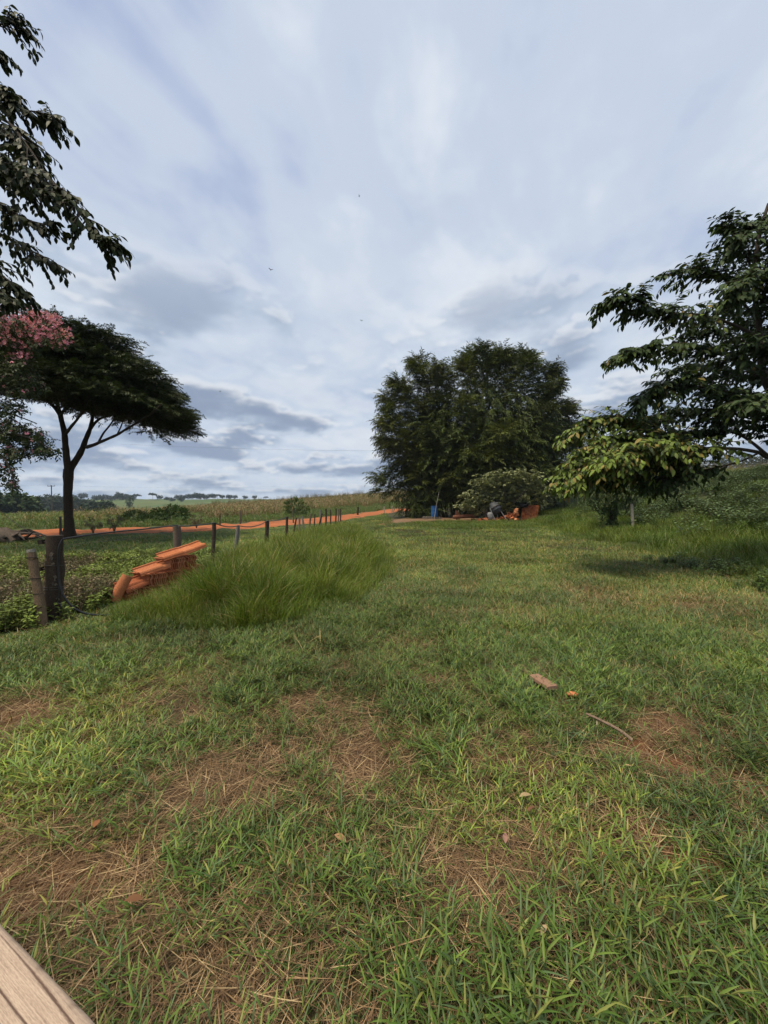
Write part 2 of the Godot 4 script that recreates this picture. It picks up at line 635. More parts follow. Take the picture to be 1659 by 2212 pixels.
func runner(leaves: int) -> ArrayMesh:
	# a creeping stem with short broad leaves on both sides
	var mb := MB.new()
	var p := Vector3(0, 0.012, 0)
	var dirn := Vector3(1, 0.25, 0).normalized()
	var pts := [p]
	for i in leaves:
		p += dirn * 0.026
		dirn = (dirn + Vector3(rf(-0.2, 0.2), rf(-0.12, 0.2), rf(-0.3, 0.3))).normalized()
		pts.append(p)
		var c := green(rf(0, 1)) * rf(0.85, 1.25)
		var az := atan2(dirn.z, dirn.x) + (0.7 if i % 2 == 0 else -0.7) + rf(-0.3, 0.3)
		mb.blade(p, az, rf(0.6, 1.15), rf(0.1, 0.9), rf(0.045, 0.105), rf(0.0055, 0.009), 4, c, c * rf(0.9, 1.15), 0.3, rf(-0.5, 0.5))
	mb.tube(pts, taper(pts.size(), 0.0022, 0.001), 4, Color(0.12, 0.13, 0.04), 0.0, false)
	return mb.mesh()

func straw_mat(n: int, radius: float, long_: float) -> ArrayMesh:
	var mb := MB.new()
	for i in n:
		var a := rf(0, TAU)
		var r := sqrt(rf(0, 1)) * radius
		var c := Color(0.27, 0.175, 0.095).lerp(Color(0.13, 0.078, 0.045), rf(0, 1)) * rf(0.55, 1.35)
		if rf(0, 1) < 0.12: c = Color(0.42, 0.31, 0.17)
		mb.blade(Vector3(cos(a) * r, rf(0.0, 0.018), sin(a) * r), rf(0, TAU), rf(1.25, 1.62), rf(-0.2, 0.35), rf(long_ * 0.4, long_), rf(0.0016, 0.0036), 3, c, c, 0.0, rf(-1, 1))
	return mb.mesh()

func dry_tuft(n: int, radius: float) -> ArrayMesh:
	var mb := MB.new()
	for i in n:
		var a := rf(0, TAU)
		var r := sqrt(rf(0, 1)) * radius
		var c := Color(0.34, 0.25, 0.13).lerp(Color(0.20, 0.15, 0.07), rf(0, 1)) * rf(0.7, 1.25)
		mb.blade(Vector3(cos(a) * r, 0, sin(a) * r), rf(0, TAU), rf(0.3, 1.45), rf(0.1, 1.0), rf(0.08, 0.24), rf(0.004, 0.008), 3, c, c * 1.1, 0.0, rf(-1, 1))
	return mb.mesh()

func tall_tuft(blades: int, radius: float, lo: float, hi: float, width: float, segs: int) -> ArrayMesh:
	var mb := MB.new()
	for i in blades:
		var a := rf(0, TAU)
		var r := sqrt(rf(0, 1)) * radius
		var c := Color(0.078, 0.130, 0.015).lerp(Color(0.150, 0.205, 0.027), rf(0, 1)) * rf(0.65, 1.3)
		if rf(0, 1) < 0.05: c = Color(0.27, 0.22, 0.09)
		mb.blade(Vector3(cos(a) * r, -0.01, sin(a) * r), a + rf(-0.9, 0.9), rf(0.02, 0.45), rf(0.3, 1.5), rf(lo, hi), width * rf(0.7, 1.3), segs, c, c * rf(0.85, 1.2), 0.0, rf(-1.4, 1.4))
	return mb.mesh()

func weed(stems: int, high: float, leaf_len: float, base: Color) -> ArrayMesh:
	var mb := MB.new()
	for s in stems:
		var a := rf(0, TAU)
		var foot := Vector3(cos(a), 0, sin(a)) * rf(0, high * 0.35)
		var top := foot + Vector3(rf(-0.3, 0.3) * high, high * rf(0.6, 1.0), rf(-0.3, 0.3) * high)
		mb.tube([foot, foot.lerp(top, 0.5) + Vector3(rf(-0.03, 0.03), 0, 0), top], [0.006, 0.004, 0.002], 3, Color(0.10, 0.09, 0.04), 0.0, false)
		for k in 9:
			var t := 0.2 + 0.8 * (k + rf(0, 1)) / 9.0
			var az := k * 2.4 + rf(-0.4, 0.4)
			var dirn := Vector3(cos(az), rf(-0.15, 0.4), sin(az)).normalized()
			mb.leaf(foot.lerp(top, t), Basis.looking_at(dirn, Vector3.UP), leaf_len * rf(0.7, 1.2), leaf_len * rf(0.5, 0.7), base * rf(0.7, 1.35), 0.3, leaf_len > 0.12)
	return mb.mesh()

func dry_weed(stems: int, high: float) -> ArrayMesh:
	var mb := MB.new()
	for s in stems:
		var a := rf(0, TAU)
		var foot := Vector3(cos(a), 0, sin(a)) * rf(0, high * 0.4)
		var top := foot + Vector3(rf(-0.4, 0.4) * high, high * rf(0.5, 1.0), rf(-0.4, 0.4) * high)
		var c := Color(0.13, 0.09, 0.06).lerp(Color(0.10, 0.105, 0.05), rf(0, 1))
		mb.tube([foot, top], [0.004, 0.0015], 3, c, 0.0, false)
		for k in 10:
			var p := foot.lerp(top, rf(0.25, 1.0))
			var dirn := Vector3(rf(-1, 1), rf(-0.2, 0.8), rf(-1, 1)).normalized()
			if k < 5: mb.blade(p, rf(0, TAU), rf(0.3, 1.2), rf(0, 0.6), rf(0.05, 0.12), 0.003, 2, c, c)
			else: mb.leaf(p, Basis.looking_at(dirn, Vector3(0.1, 1, 0)), rf(0.03, 0.06), rf(0.02, 0.035), c * rf(0.8, 1.8), 0.3, false)
	return mb.mesh()

func stalks(n: int, radius: float, high: float, greenish: float) -> ArrayMesh:
	var mb := MB.new()
	for s in n:
		var foot := Vector3(rf(-radius, radius), 0, rf(-radius, radius))
		var g := rf(0, 1) < greenish
		var c := (Color(0.10, 0.145, 0.035) if g else Color(0.32, 0.215, 0.125).lerp(Color(0.20, 0.165, 0.085), rf(0, 1))) * rf(0.7, 1.25)
		var tall := high * rf(0.45, 1.05)
		mb.blade(foot, rf(0, TAU), rf(0.0, 0.2), rf(-0.1, 0.3), tall, 0.035, 2, c, c)
		for k in 5:
			mb.blade(foot + Vector3(0, tall * rf(0.1, 0.9), 0), rf(0, TAU), rf(0.2, 0.9), rf(0.6, 1.9), rf(0.2, 0.42), 0.034, 3, c, c * rf(0.8, 1.15))
	return mb.mesh()

func turned(p: Vector3, size: float, lean := 0.15) -> Transform3D:
	var b := Basis(Vector3.UP, rf(0, TAU)) * Basis(Vector3(1, 0, 0), rf(-lean, lean))
	return Transform3D(b.scaled(Vector3(size, size, size)), p)

func sector(r0: float, r1: float, half: float) -> Vector2:
	var r := sqrt(lerpf(r0 * r0, r1 * r1, rng.randf()))
	var a := deg_to_rad(rf(-half, half))
	return Vector2(sin(a) * r, -cos(a) * r)

func is_lawn(x: float, z: float) -> bool:
	var d := -z
	if d > 4.0 and x < fence_x(d) + 0.1: return false
	if d > 2.0 and x > bank_x(d) + 0.3: return false
	if d > 18.0 and (beyond_road(x, z) or road_distance(Vector2(x, z)) < 2.2): return false
	if d > 27.0 and x > 0.5 and x < 13.0: return false
	if Geometry2D.is_point_in_polygon(Vector2(x, z), mound) and edge_distance(Vector2(x, z), mound) > 0.25: return false
	return true

func lawn_tint(x: float, z: float) -> Color:
	var n1 := noise.get_noise_2d(x * 3.0 + 40.0, z * 3.0)
	var c := Color(1.08, 1.1, 1.0)
	# patches where the grass has dried to a yellower green, the largest across the open lawn
	var q := Vector2((x - 4.5) / 5.5, (z + 13.0) / 7.5).length() + 0.5 * noise.get_noise_2d(x * 4.0, z * 4.0)
	var dry := 0.75 if q < 0.95 else (1.0 if n1 > 0.28 else 0.0)
	c = c.lerp(Color(1.55, 1.35, 1.1), dry * rf(0.6, 1.0))
	var v := 1.0 + 0.42 * n1 + 0.35 * fine.get_noise_2d(x * 1.3 + 70.0, z * 1.3) + rf(-0.14, 0.14)
	return Color(c.r * v, c.g * v, c.b * v)

func make_lawn() -> void:
	var tufts := []
	for i in 5: tufts.append(lawn_tuft(13, 0.045, 0.035, 0.10, 0.0068, 0.3, 4))
	var creep := []
	for i in 4: creep.append(runner(7))
	var mats := []
	for i in 3: mats.append(straw_mat(26, 0.13, 0.20))
	var patch := []
	for i in 4: patch.append(lawn_tuft(46, 0.20, 0.05, 0.135, 0.0095, 0.0, 3))
	var wide := []
	for i in 3: wide.append(lawn_tuft(70, 0.55, 0.09, 0.22, 0.016, 0.0, 2))
	var thin := []
	for i in 3: thin.append(lawn_tuft(16, 0.07, 0.12, 0.26, 0.0055, 0.0, 5))
	var s := {}
	for k in ["t", "c", "m", "p", "w", "n"]:
		s[k] = []
		for i in 5: s[k].append(Scatter.new())
	# close by: single tufts and runners between mats of straw
	for i in 36000:
		var q := sector(0.45, 6.0, 58.0)
		if not is_lawn(q.x, q.y): continue
		var w := worn(q.x, q.y)
		var lush := noise.get_noise_2d(q.x * 9.0, q.y * 9.0)
		if rng.randf() < w.x * 1.1 + 0.25 * smoothstep(0.1, -0.4, lush): continue
		var p := stand(q.x, q.y)
		var tint := lawn_tint(q.x, q.y)
		var size := (0.85 + 0.45 * lush) * (1.0 - 0.35 * w.x)
		if rng.randf() < 0.72: s.t[i % 5].add(turned(p, size, 0.3), tint)
		else: s.c[i % 4].add(turned(p, size * 1.1, 0.1), tint)
	# the lawn goes on beside and behind the rail
	for i in 9000:
		var a := deg_to_rad(rf(56.0, 304.0))
		var r := 3.4 * sqrt(rf(0.01, 1.0))
		s.t[i % 5].add(turned(stand(sin(a) * r, -cos(a) * r), rf(0.8, 1.2), 0.3), lawn_tint(sin(a) * r, -cos(a) * r))
	for i in 14000:
		var q := sector(0.45, 9.0, 58.0)
		if not is_lawn(q.x, q.y): continue
		var w := worn(q.x, q.y)
		if rng.randf() > 0.45 + w.x * 1.6: continue
		var v := rf(0.75, 1.2)
		s.m[i % 3].add(turned(stand(q.x, q.y), rf(0.8, 1.3), 0.08), Color(v, v, v))
	# fine drooping grass on the right of the lawn
	for i in 5200:
		var q := sector(1.2, 9.0, 50.0)
		if q.x < 0.9 + noise.get_noise_2d(q.x * 5.0, q.y * 5.0) * 1.6 or not is_lawn(q.x, q.y): continue
		if worn(q.x, q.y).x > 0.4: continue
		s.n[i % 3].add(turned(stand(q.x, q.y), rf(0.6, 1.0), 0.2), lawn_tint(q.x, q.y) * Color(1.05, 1.1, 1.5))
	for i in 21000:
		var q := sector(4.5, 13.0, 56.0)
		if not is_lawn(q.x, q.y) or rng.randf() < worn(q.x, q.y).x * 0.9: continue
		s.p[i % 4].add(turned(stand(q.x, q.y), rf(0.7, 1.15), 0.1), lawn_tint(q.x, q.y))
	for i in 26000:
		var q := sector(11.0, 50.0, 54.0)
		if not is_lawn(q.x, q.y): continue
		s.w[i % 3].add(turned(stand(q.x, q.y), rf(0.6, 1.0), 0.05), lawn_tint(q.x, q.y))
	var stub := []
	for i in 3: stub.append(dry_tuft(16, 0.22))
	var st := [Scatter.new(), Scatter.new(), Scatter.new()]
	for i in 9000:
		var q := sector(4.0, 17.0, 54.0)
		if not is_lawn(q.x, q.y): continue
		var want := worn(q.x, q.y).x * 1.2 + smoothstep(-2.0, 2.0, q.x) * (0.05 + 0.8 * noise.get_noise_2d(q.x * 5.0, q.y * 5.0))
		if rng.randf() > want: continue
		var v := rf(0.7, 1.2)
		st[i % 3].add(turned(stand(q.x, q.y), rf(0.7, 1.2), 0.1), Color(v, v, v))
	var holder := thing("lawn_grass", "short green lawn grass covering the ground in front of the bamboo", "grass")
	holder.set_meta("kind", "stuff")
	for i in 5: spread("broad_blades", s.t[i], tufts[i], M.grass, holder)
	for i in 4: spread("creeping_runners", s.c[i], creep[i], M.grass, holder)
	for i in 4: spread("short_blades", s.p[i], patch[i], M.grass, holder)
	for i in 3: spread("far_blades", s.w[i], wide[i], M.grass, holder)
	for i in 3: spread("fine_blades", s.n[i], thin[i], M.grass, holder)
	var litter := thing("dry_straw", "dry brown straw lying in worn patches of the lawn", "straw")
	litter.set_meta("kind", "stuff")
	for i in 3: spread("straw", s.m[i], mats[i], M.straw, litter)
	for i in 3: spread("dry_stubble", st[i], stub[i], M.straw, litter)

func make_pasture() -> void:
	var wide := []
	for i in 3: wide.append(lawn_tuft(64, 0.5, 0.09, 0.24, 0.016, 0.0, 2))
	var s := []
	for i in 3: s.append(Scatter.new())
	for i in 24000:
		var q := sector(5.0, 48.0, 56.0)
		var d := -q.y
		if q.x > fence_x(d) or d < 3.5: continue
		if d > 16.0 and (beyond_road(q.x, q.y) or road_distance(q) < 2.9): continue
		var n1 := noise.get_noise_2d(q.x * 1.6, q.y * 1.6 + 70.0)
		var v := 1.25 + 0.5 * n1 + rf(-0.1, 0.1)
		var c := Color(1.0, 1.0, 0.9).lerp(Color(1.5, 1.3, 0.9), clampf(n1 * 1.5, 0, 1))
		var near_road := 1.0 if d < 15.0 else lerpf(0.45, 1.0, smoothstep(3.0, 7.0, road_distance(q)))
		s[i % 3].add(turned(stand(q.x, q.y), rf(0.6, 1.1) * near_road, 0.05), Color(c.r * v, c.g * v, c.b * v))
	var holder := thing("pasture_grass", "grazed green pasture grass between the wire fence and the red road", "grass")
	holder.set_meta("kind", "stuff")
	for i in 3: spread("pasture_blades", s[i], wide[i], M.grass, holder)

func make_tall_grass() -> void:
	var tall := []
	for i in 4: tall.append(tall_tuft(17, 0.11, 0.42, 0.85, 0.0115, 5))
	var s := []
	for i in 4: s.append(Scatter.new())
	for i in 9000:
		var q := Vector2(rf(-4.3, 0.8), -lerpf(4.4, 31.0, pow(rng.randf(), 1.7)))
		var e := edge_distance(q, mound) + 0.25 * noise.get_noise_2d(q.x * 14.0, q.y * 14.0)
		if e < 0.0: continue
		# the tiles lie on the fence side of the grass
		var pile := Geometry2D.get_closest_point_to_segment(q, Vector2(-4.25, -5.95), Vector2(-3.6, -7.5)).distance_to(q)
		if pile < 0.36: continue
		var lush := 0.85 + 0.5 * noise.get_noise_2d(q.x * 6.0, q.y * 6.0)
		var size := lerpf(0.42, 1.0, smoothstep(0.0, 0.9, e)) * lush * lerpf(1.0, 0.62, smoothstep(14.0, 28.0, -q.y)) * lerpf(0.42, 1.0, smoothstep(0.4, 1.3, pile))
		var v := rf(0.85, 1.15) * (0.95 + 0.5 * noise.get_noise_2d(q.x * 5.0 + 9.0, q.y * 5.0))
		var c := Color(1.25, 1.12, 1.0) if noise.get_noise_2d(q.x * 7.0, q.y * 7.0 + 31.0) > 0.1 else Color(1, 1, 1)
		s[i % 4].add(turned(stand(q.x, q.y), size, 0.14), Color(c.r * v, c.g * v, c.b * v))
	var holder := thing("tall_grass", "mound of tall bright green grass growing along the wire fence", "tall grass")
	holder.set_meta("kind", "stuff")
	for i in 4: spread("long_blades", s[i], tall[i], M.grass, holder)
	# the longer fringe at the foot of the bank and before the bricks
	var fr := []
	for i in 3: fr.append(tall_tuft(30, 0.28, 0.3, 0.62, 0.012, 4))
	var f := []
	for i in 3: f.append(Scatter.new())
	for i in 34000:
		var q := sector(6.0, 40.0, 54.0)
		var d := -q.y
		var t := q.x - bank_x(d) + 1.0 * noise.get_noise_2d(q.x * 4.0, q.y * 4.0)
		var keep := t > -1.2 and rng.randf() < (0.85 if t < 5.5 else 0.55 * smoothstep(-0.1, 0.25, noise.get_noise_2d(q.x * 2.0 + 60.0, q.y * 2.0)))
		var size := rf(0.6, 1.0) * smoothstep(-1.6, 1.0, t)
		if d > 22.5 and d < 28.3 and q.x > 2.8 + noise.get_noise_2d(q.x * 3.0, q.y * 3.0) * 2.0 and t < 0:
			keep = true
			size = rf(0.3, 0.62)
		if d > 29.0 and q.x < 14.0: keep = false
		if not keep: continue
		var v := rf(0.85, 1.15) * (0.85 + 0.4 * noise.get_noise_2d(q.x * 3.0 + 9.0, q.y * 3.0))
		var c := Color(1.12, 1.06, 1.0) if noise.get_noise_2d(q.x * 3.0, q.y * 3.0 + 31.0) > 0.0 else Color(0.9, 0.98, 1.0)
		f[i % 3].add(turned(stand(q.x, q.y), size, 0.12), Color(c.r * v, c.g * v, c.b * v))
	holder = thing("fringe_grass", "longer green grass at the foot of the overgrown bank", "tall grass")
	holder.set_meta("kind", "stuff")
	for i in 3: spread("fringe_blades", f[i], fr[i], M.grass, holder)

func make_weeds() -> void:
	var big := []
	for i in 3: big.append(weed(8, 0.75, 0.13, Color(0.06, 0.095, 0.028)))
	var small := []
	for i in 3: small.append(weed(7, 0.32, 0.075, Color(0.085, 0.125, 0.03)))
	var dead := []
	for i in 3: dead.append(dry_weed(12, 0.5))
	var b := []
	var sm := []
	var de := []
	for i in 3:
		b.append(Scatter.new()); sm.append(Scatter.new()); de.append(Scatter.new())
	for i in 16000:
		var q := sector(7.0, 60.0, 55.0)
		var d := -q.y
		var t := q.x - bank_x(d) + 1.6 * noise.get_noise_2d(q.x * 3.0, q.y * 3.0)
		if t < 2.2: continue
		if rng.randf() > smoothstep(2.2, 6.0, t) * smoothstep(-0.35, 0.1, noise.get_noise_2d(q.x * 2.0 + 5.0, q.y * 2.0)): continue
		var n1 := noise.get_noise_2d(q.x * 2.5 + 20.0, q.y * 2.5)
		var v := rf(0.8, 1.2) * (1.0 + 0.5 * n1)
		var c := Color(1, 1, 1).lerp(Color(1.25, 1.15, 1.5), clampf(n1 * 2.0, 0, 1))
		b[i % 3].add(turned(stand(q.x, q.y), rf(0.6, 1.25) * (1.0 + 0.4 * n1), 0.15), Color(c.r * v, c.g * v, c.b * v))
	# low leafy weeds at the right foot of the bank and round the posts on the left
	for i in 9000:
		var q := sector(4.6, 13.0, 58.0)
		var d := -q.y
		var right := q.x > 5.4 and q.x > bank_x(d) - 1.2 + noise.get_noise_2d(q.x * 6.0, q.y * 6.0) and d < 11.0
		var left := q.x < fence_x(d) + 0.15 and d > 4.6 and d < 12.0 and noise.get_noise_2d(q.x * 4.0, q.y * 4.0) > -0.25
		if not (right or left): continue
		if left and rng.randf() < 0.3: continue
		if right and rng.randf() < 0.72: continue
		var v := rf(0.8, 1.25)
		sm[i % 3].add(turned(stand(q.x, q.y), rf(0.5, 1.1), 0.2), Color(v * 1.6, v * 1.45, v * 1.3) if left else Color(v * 0.9, v, v))
	for i in 1500:
		var q := Vector2(rf(-12.0, -3.9), -rf(5.4, 9.5))
		if q.x > fence_x(-q.y) + 0.05: continue
		if noise.get_noise_2d(q.x * 3.5 + 3.0, q.y * 3.5) < -0.05 + absf(-q.y - 7.0) * 0.12: continue
		var v := rf(0.8, 1.3)
		de[i % 3].add(turned(stand(q.x, q.y), rf(0.6, 1.1), 0.2), Color(v, v, v))
	var holder := thing("bank_weeds", "dense leafy weeds covering the bank behind the long grass", "weeds")
	holder.set_meta("kind", "stuff")
	for i in 3: spread("leafy_stems", b[i], big[i], M.leaf, holder)
	holder = thing("low_weeds", "low broad leaved weeds at the foot of the bank and around the gate post", "weeds")
	holder.set_meta("kind", "stuff")
	for i in 3: spread("low_leaves", sm[i], small[i], M.leaf, holder)
	holder = thing("dead_weeds", "brown withered weeds behind the gate post", "weeds")
	holder.set_meta("kind", "stuff")
	for i in 3: spread("dry_stems", de[i], dead[i], M.straw, holder)

func make_field() -> void:
	var dry := []
	for i in 3: dry.append(stalks(20, 0.7, 1.25, 0.25))
	var lush := []
	for i in 3: lush.append(stalks(18, 0.8, 0.8, 0.8))
	var a := []
	var b := []
	for i in 3:
		a.append(Scatter.new()); b.append(Scatter.new())
	for i in 40000:
		var d := lerpf(20.0, 134.0, pow(rng.randf(), 0.75))
		var x := d * rf(-1.25, 1.25)
		if x > bank_x(d) - 3.0 and d < 60.0: continue
		if not beyond_road(x, -d): continue
		var rd := road_distance(Vector2(x, -d))
		if rd < 2.6: continue
		var n1 := noise.get_noise_2d(x * 0.9, d * 0.9) + 0.5 * noise.get_noise_2d(x * 4.0, d * 4.0)
		var k := x / d
		var tan_ := smoothstep(-0.85, -0.4, k) * smoothstep(0.75, 0.2, k)
		var verge := rd < 6.0 + n1 * 5.0 + smoothstep(-0.5, -0.1, k) * 9.0
		var v := rf(0.8, 1.2)
		var p := stand(x, -d)
		if verge or (k < -0.45 and n1 < 0.25): b[i % 3].add(turned(p, rf(0.35, 0.7)), Color(v * 0.85, v, v * 0.8))
		elif d > 95.0 and rng.randf() < 0.10: a[i % 3].add(Transform3D(Basis(Vector3.UP, rf(0, TAU)).scaled(Vector3(0.5, rf(1.3, 2.1), 0.5)), p), Color(v * 0.8, v * 0.8, v * 0.8))
		elif rng.randf() < tan_ * (0.78 + n1 * 0.9): a[i % 3].add(turned(p, rf(0.7, 1.15), 0.05), Color(v, v, v))
		else: b[i % 3].add(turned(p, rf(0.6, 1.1), 0.05), Color(v * 1.25, v * 1.1, v))
	var holder := thing("dry_crop", "tan dried crop stalks standing in the sloping field beyond the road", "crop")
	holder.set_meta("kind", "stuff")
	for i in 3: spread("dry_stalks", a[i], dry[i], M.straw, holder)
	holder = thing("green_field_growth", "green weeds growing among the crop and along the far road edge", "field plants")
	holder.set_meta("kind", "stuff")
	for i in 3: spread("green_stalks", b[i], lush[i], M.grass, holder)


# ---------- trees ----------
func branch_mesh(paths: Array, col: Color, sides := 7, wob := 0.1) -> ArrayMesh:
	# paths: [points, radius at the start, radius at the end]
	var mb := MB.new()
	for p in paths:
		var pts := spline(p[0], 4)
		mb.tube(pts, taper(pts.size(), p[1], p[2], 0.85), sides, col * rf(0.85, 1.15), wob)
	return mb.mesh()

func rel(pts: Array, base: Vector3) -> Array:
	var out := []
	for p in pts: out.append(p - base)
	return out

# [px, py, depth] of the photograph to points round a base
func from_view(list: Array, base: Vector3) -> Array:
	var out := []
	for p in list: out.append(deep(p[0], p[1], p[2]) - base)
	return out

func single_leaf(length: float, width: float, col: Color, curl := 0.3) -> ArrayMesh:
	var mb := MB.new()
	mb.leaf(Vector3.ZERO, Basis(), length, width, col, curl)
	return mb.mesh()

# leaves both sides of a short twig that runs along -z
func spray(leaves: int, twig: float, leaf_len: float, leaf_wid: float, col: Color, droop := 0.3, spread_ := 0.9, curl := 0.25, full := false) -> ArrayMesh:
	var mb := MB.new()
	for i in leaves:
		var t := (i + rf(0, 0.8)) / leaves
		var at := Vector3(0, -droop * twig * t * t, -twig * t) + Vector3(rf(-0.05, 0.05), rf(-0.05, 0.05), rf(-0.05, 0.05)) * twig
		var side := -1.0 if i % 2 == 0 else 1.0
		var dirn := Vector3(side * spread_ * rf(0.5, 1.2), rf(-0.5, 0.25) - droop * 0.5, -rf(0.3, 1.1)).normalized()
		mb.leaf(at, Basis.looking_at(dirn, Vector3(rf(-0.5, 0.5), 1, rf(-0.4, 0.4)).normalized()), leaf_len * rf(0.7, 1.2), leaf_wid * rf(0.8, 1.2), col * rf(0.65, 1.4), curl, full)
	mb.tube([Vector3.ZERO, Vector3(0, -droop * twig * 0.25, -twig * 0.5), Vector3(0, -droop * twig, -twig)], [twig * 0.012, twig * 0.008, twig * 0.003], 3, Color(0.06, 0.045, 0.03), 0.0, false)
	return mb.mesh()

func aim(p: Vector3, dirn: Vector3, size: float, roll := 0.5) -> Transform3D:
	var d := dirn.normalized()
	var up := Vector3.UP if absf(d.y) < 0.95 else Vector3.RIGHT
	var b := Basis.looking_at(d, up) * Basis(Vector3(0, 0, 1), rf(-roll, roll))
	return Transform3D(b.scaled_local(Vector3(size, size, size)), p)

func ball() -> Vector3:
	while true:
		var p := Vector3(rf(-1, 1), rf(-1, 1), rf(-1, 1))
		if p.length() <= 1.0 and p.length() > 0.05: return p
	return Vector3.UP

func make_umbrella_tree() -> void:
	var foot := on_ground(150, 1166)
	var D := -foot.z
	foot = stand(foot.x, foot.z)
	var t := thing("umbrella_tree", "dark flat topped tree with forked trunk beside the red road", "tree", foot)
	var wood := Color(0.075, 0.052, 0.036)
	var trunk := from_view([[150, 1172, D], [149, 1130, D], [147, 1085, D], [147, 1045, D], [148.5, 1014, D]], foot)
	var mb := MB.new()
	var pts := spline(trunk, 5)
	var rad := []
	for i in pts.size():
		var h: float = pts[i].y
		rad.append(0.165 + 0.2 * exp(-maxf(h, 0.0) * 3.2) + 0.03 * smoothstep(2.2, 3.0, h))
	mb.tube(pts, rad, 16, wood, 0.07)
	put("trunk", mb.mesh(), M.bark, t)
	var limbs := [
		[[[148, 1020, D], [143, 983, D - 0.1], [139, 936, D - 0.2], [131, 900, D - 0.2], [124, 873, D - 0.3], [121, 841, D - 0.3], [128, 790, D - 0.4]], 0.23, 0.06],
		[[[131, 898, D - 0.2], [118, 880, D - 0.4], [101, 865, D - 0.7], [84, 854, D - 0.9], [63, 841, D - 1.2], [30, 815, D - 1.6], [0, 790, D - 1.8]], 0.13, 0.04],
		[[[135, 890, D - 0.2], [152, 865, D + 0.5], [175, 830, D + 1.0], [200, 790, D + 1.5]], 0.08, 0.03],
		[[[141, 938, D - 0.2], [155, 920, D - 0.6], [169, 903, D - 0.9], [200, 860, D - 1.6], [230, 810, D - 2.0]], 0.11, 0.03],
		[[[148, 1020, D], [160, 1000, D + 0.1], [177, 972, D + 0.1], [185, 949, D + 0.2], [194, 928, D + 0.2], [199, 905, D + 0.2], [205, 860, D + 0.4], [215, 800, D + 0.6]], 0.23, 0.06],
		[[[188, 966, D + 0.1], [205, 960, D - 0.2], [221, 953, D - 0.5], [253, 939, D - 1.0], [274, 926, D - 1.4], [305, 908, D - 1.6], [330, 890, D - 1.7], [350, 872, D - 1.7]], 0.12, 0.03],
		[[[212, 957, D - 0.3], [224, 935, D - 0.2], [240, 915, D + 0.3], [270, 870, D + 0.8], [300, 840, D + 1.0]], 0.07, 0.03],
		[[[196, 925, D + 0.2], [215, 905, D + 0.8], [245, 895, D + 1.6], [280, 872, D + 2.0], [310, 860, D + 2.2]], 0.10, 0.03],
		[[[105, 866, D - 0.6], [95, 840, D - 0.4], [80, 800, D], [60, 770, D + 0.4]], 0.07, 0.03],
		[[[253, 939, D - 1.0], [262, 920, D - 1.0], [270, 900, D - 1.0], [300, 870, D - 1.0]], 0.05, 0.02]]
	for l in limbs:
		put("limb", branch_mesh([[from_view(l[0], foot), l[1] * 0.66, l[2] * 0.7]], wood, 9), M.bark, t)
	# the crown: a shallow dome of feathery leaves, flat below
	var mid := deep(158, 905, D + 0.3) - foot
	var R := 4.9
	var fine_limbs := []
	for i in 70:
		var l: Array = limbs[rng.randi() % limbs.size()]
		var a: Vector3 = from_view([l[0][l[0].size() - 2]], foot)[0]
		var ang := rf(0, TAU)
		var q := sqrt(rng.randf()) * 0.92
		var e := mid + Vector3(cos(ang) * R * q, 4.0 * (1.0 - q * q) * rf(0.3, 0.9) + 0.4, sin(ang) * R * q * 0.7)
		if a.distance_to(e) > 4.2: continue
		fine_limbs.append([[a, a.lerp(e, 0.5) + Vector3(0, rf(-0.2, 0.3), 0), e], 0.045, 0.012])
	put("twig", branch_mesh(fine_limbs, wood, 4, 0.0), M.bark, t).set_meta("kind", "stuff")
	var sprays := []
	for i in 4: sprays.append(spray(34, 0.62, 0.12, 0.042, Color(0.028, 0.044, 0.014), 0.25, 1.3, 0.2))
	var s := []
	for i in 4: s.append(Scatter.new())
	# layered pads of leaves with gaps between them
	for c in 190:
		var ang := c * 2.39996
		var q := sqrt((c % 95 + rf(0.2, 0.8)) / 95.0)
		var rr := R * (0.96 + 0.10 * noise.get_noise_2d(ang * 9.0, 2.0))
		var dx := cos(ang) * rr * q
		var top := 4.1 * pow(maxf(1.0 - q * q, 0.0), 0.62) - 0.13 * maxf(dx, 0.0) + rf(-0.25, 0.2)
		var under := clampf(0.7 - 0.27 * dx, -0.3, 1.8) + 0.4 * smoothstep(0.85, 1.0, q) + rf(-0.2, 0.3)
		var k := rf(0.75, 1.0) if c < 95 else rf(0.0, 0.7)
		var at := mid + Vector3(dx, lerpf(under, maxf(top, under + 0.25), k), sin(ang) * rr * q * 0.72)
		var wide := rf(0.55, 1.0)
		var tone := rf(0.75, 1.25)
		for i in int(110 * wide):
			var b := ball()
			var p := at + Vector3(b.x * wide, b.y * 0.28 - 0.12 * Vector2(b.x, b.z).length_squared(), b.z * wide)
			var v := tone * rf(0.75, 1.25)
			s[i % 4].add(aim(p, Vector3(cos(ang) * 0.5 + b.x, rf(-0.2, 0.3), sin(ang) * 0.5 + b.z), rf(0.6, 1.1)), Color(v * 1.05, v, v))
	for i in 4: spread("foliage", s[i], sprays[i], M.leaf, t)

func petal_flower() -> ArrayMesh:
	var mb := MB.new()
	for k in 5:
		var a := TAU * k / 5.0
		var d := Vector3(cos(a), sin(a), -0.5).normalized()
		var c := Color(0.62, 0.20, 0.30).lerp(Color(0.80, 0.42, 0.50), rf(0, 1))
		mb.leaf(Vector3.ZERO, Basis.looking_at(d, Vector3(0, 0, 1)), 0.075, 0.035, c, 0.3, false)
	return mb.mesh()

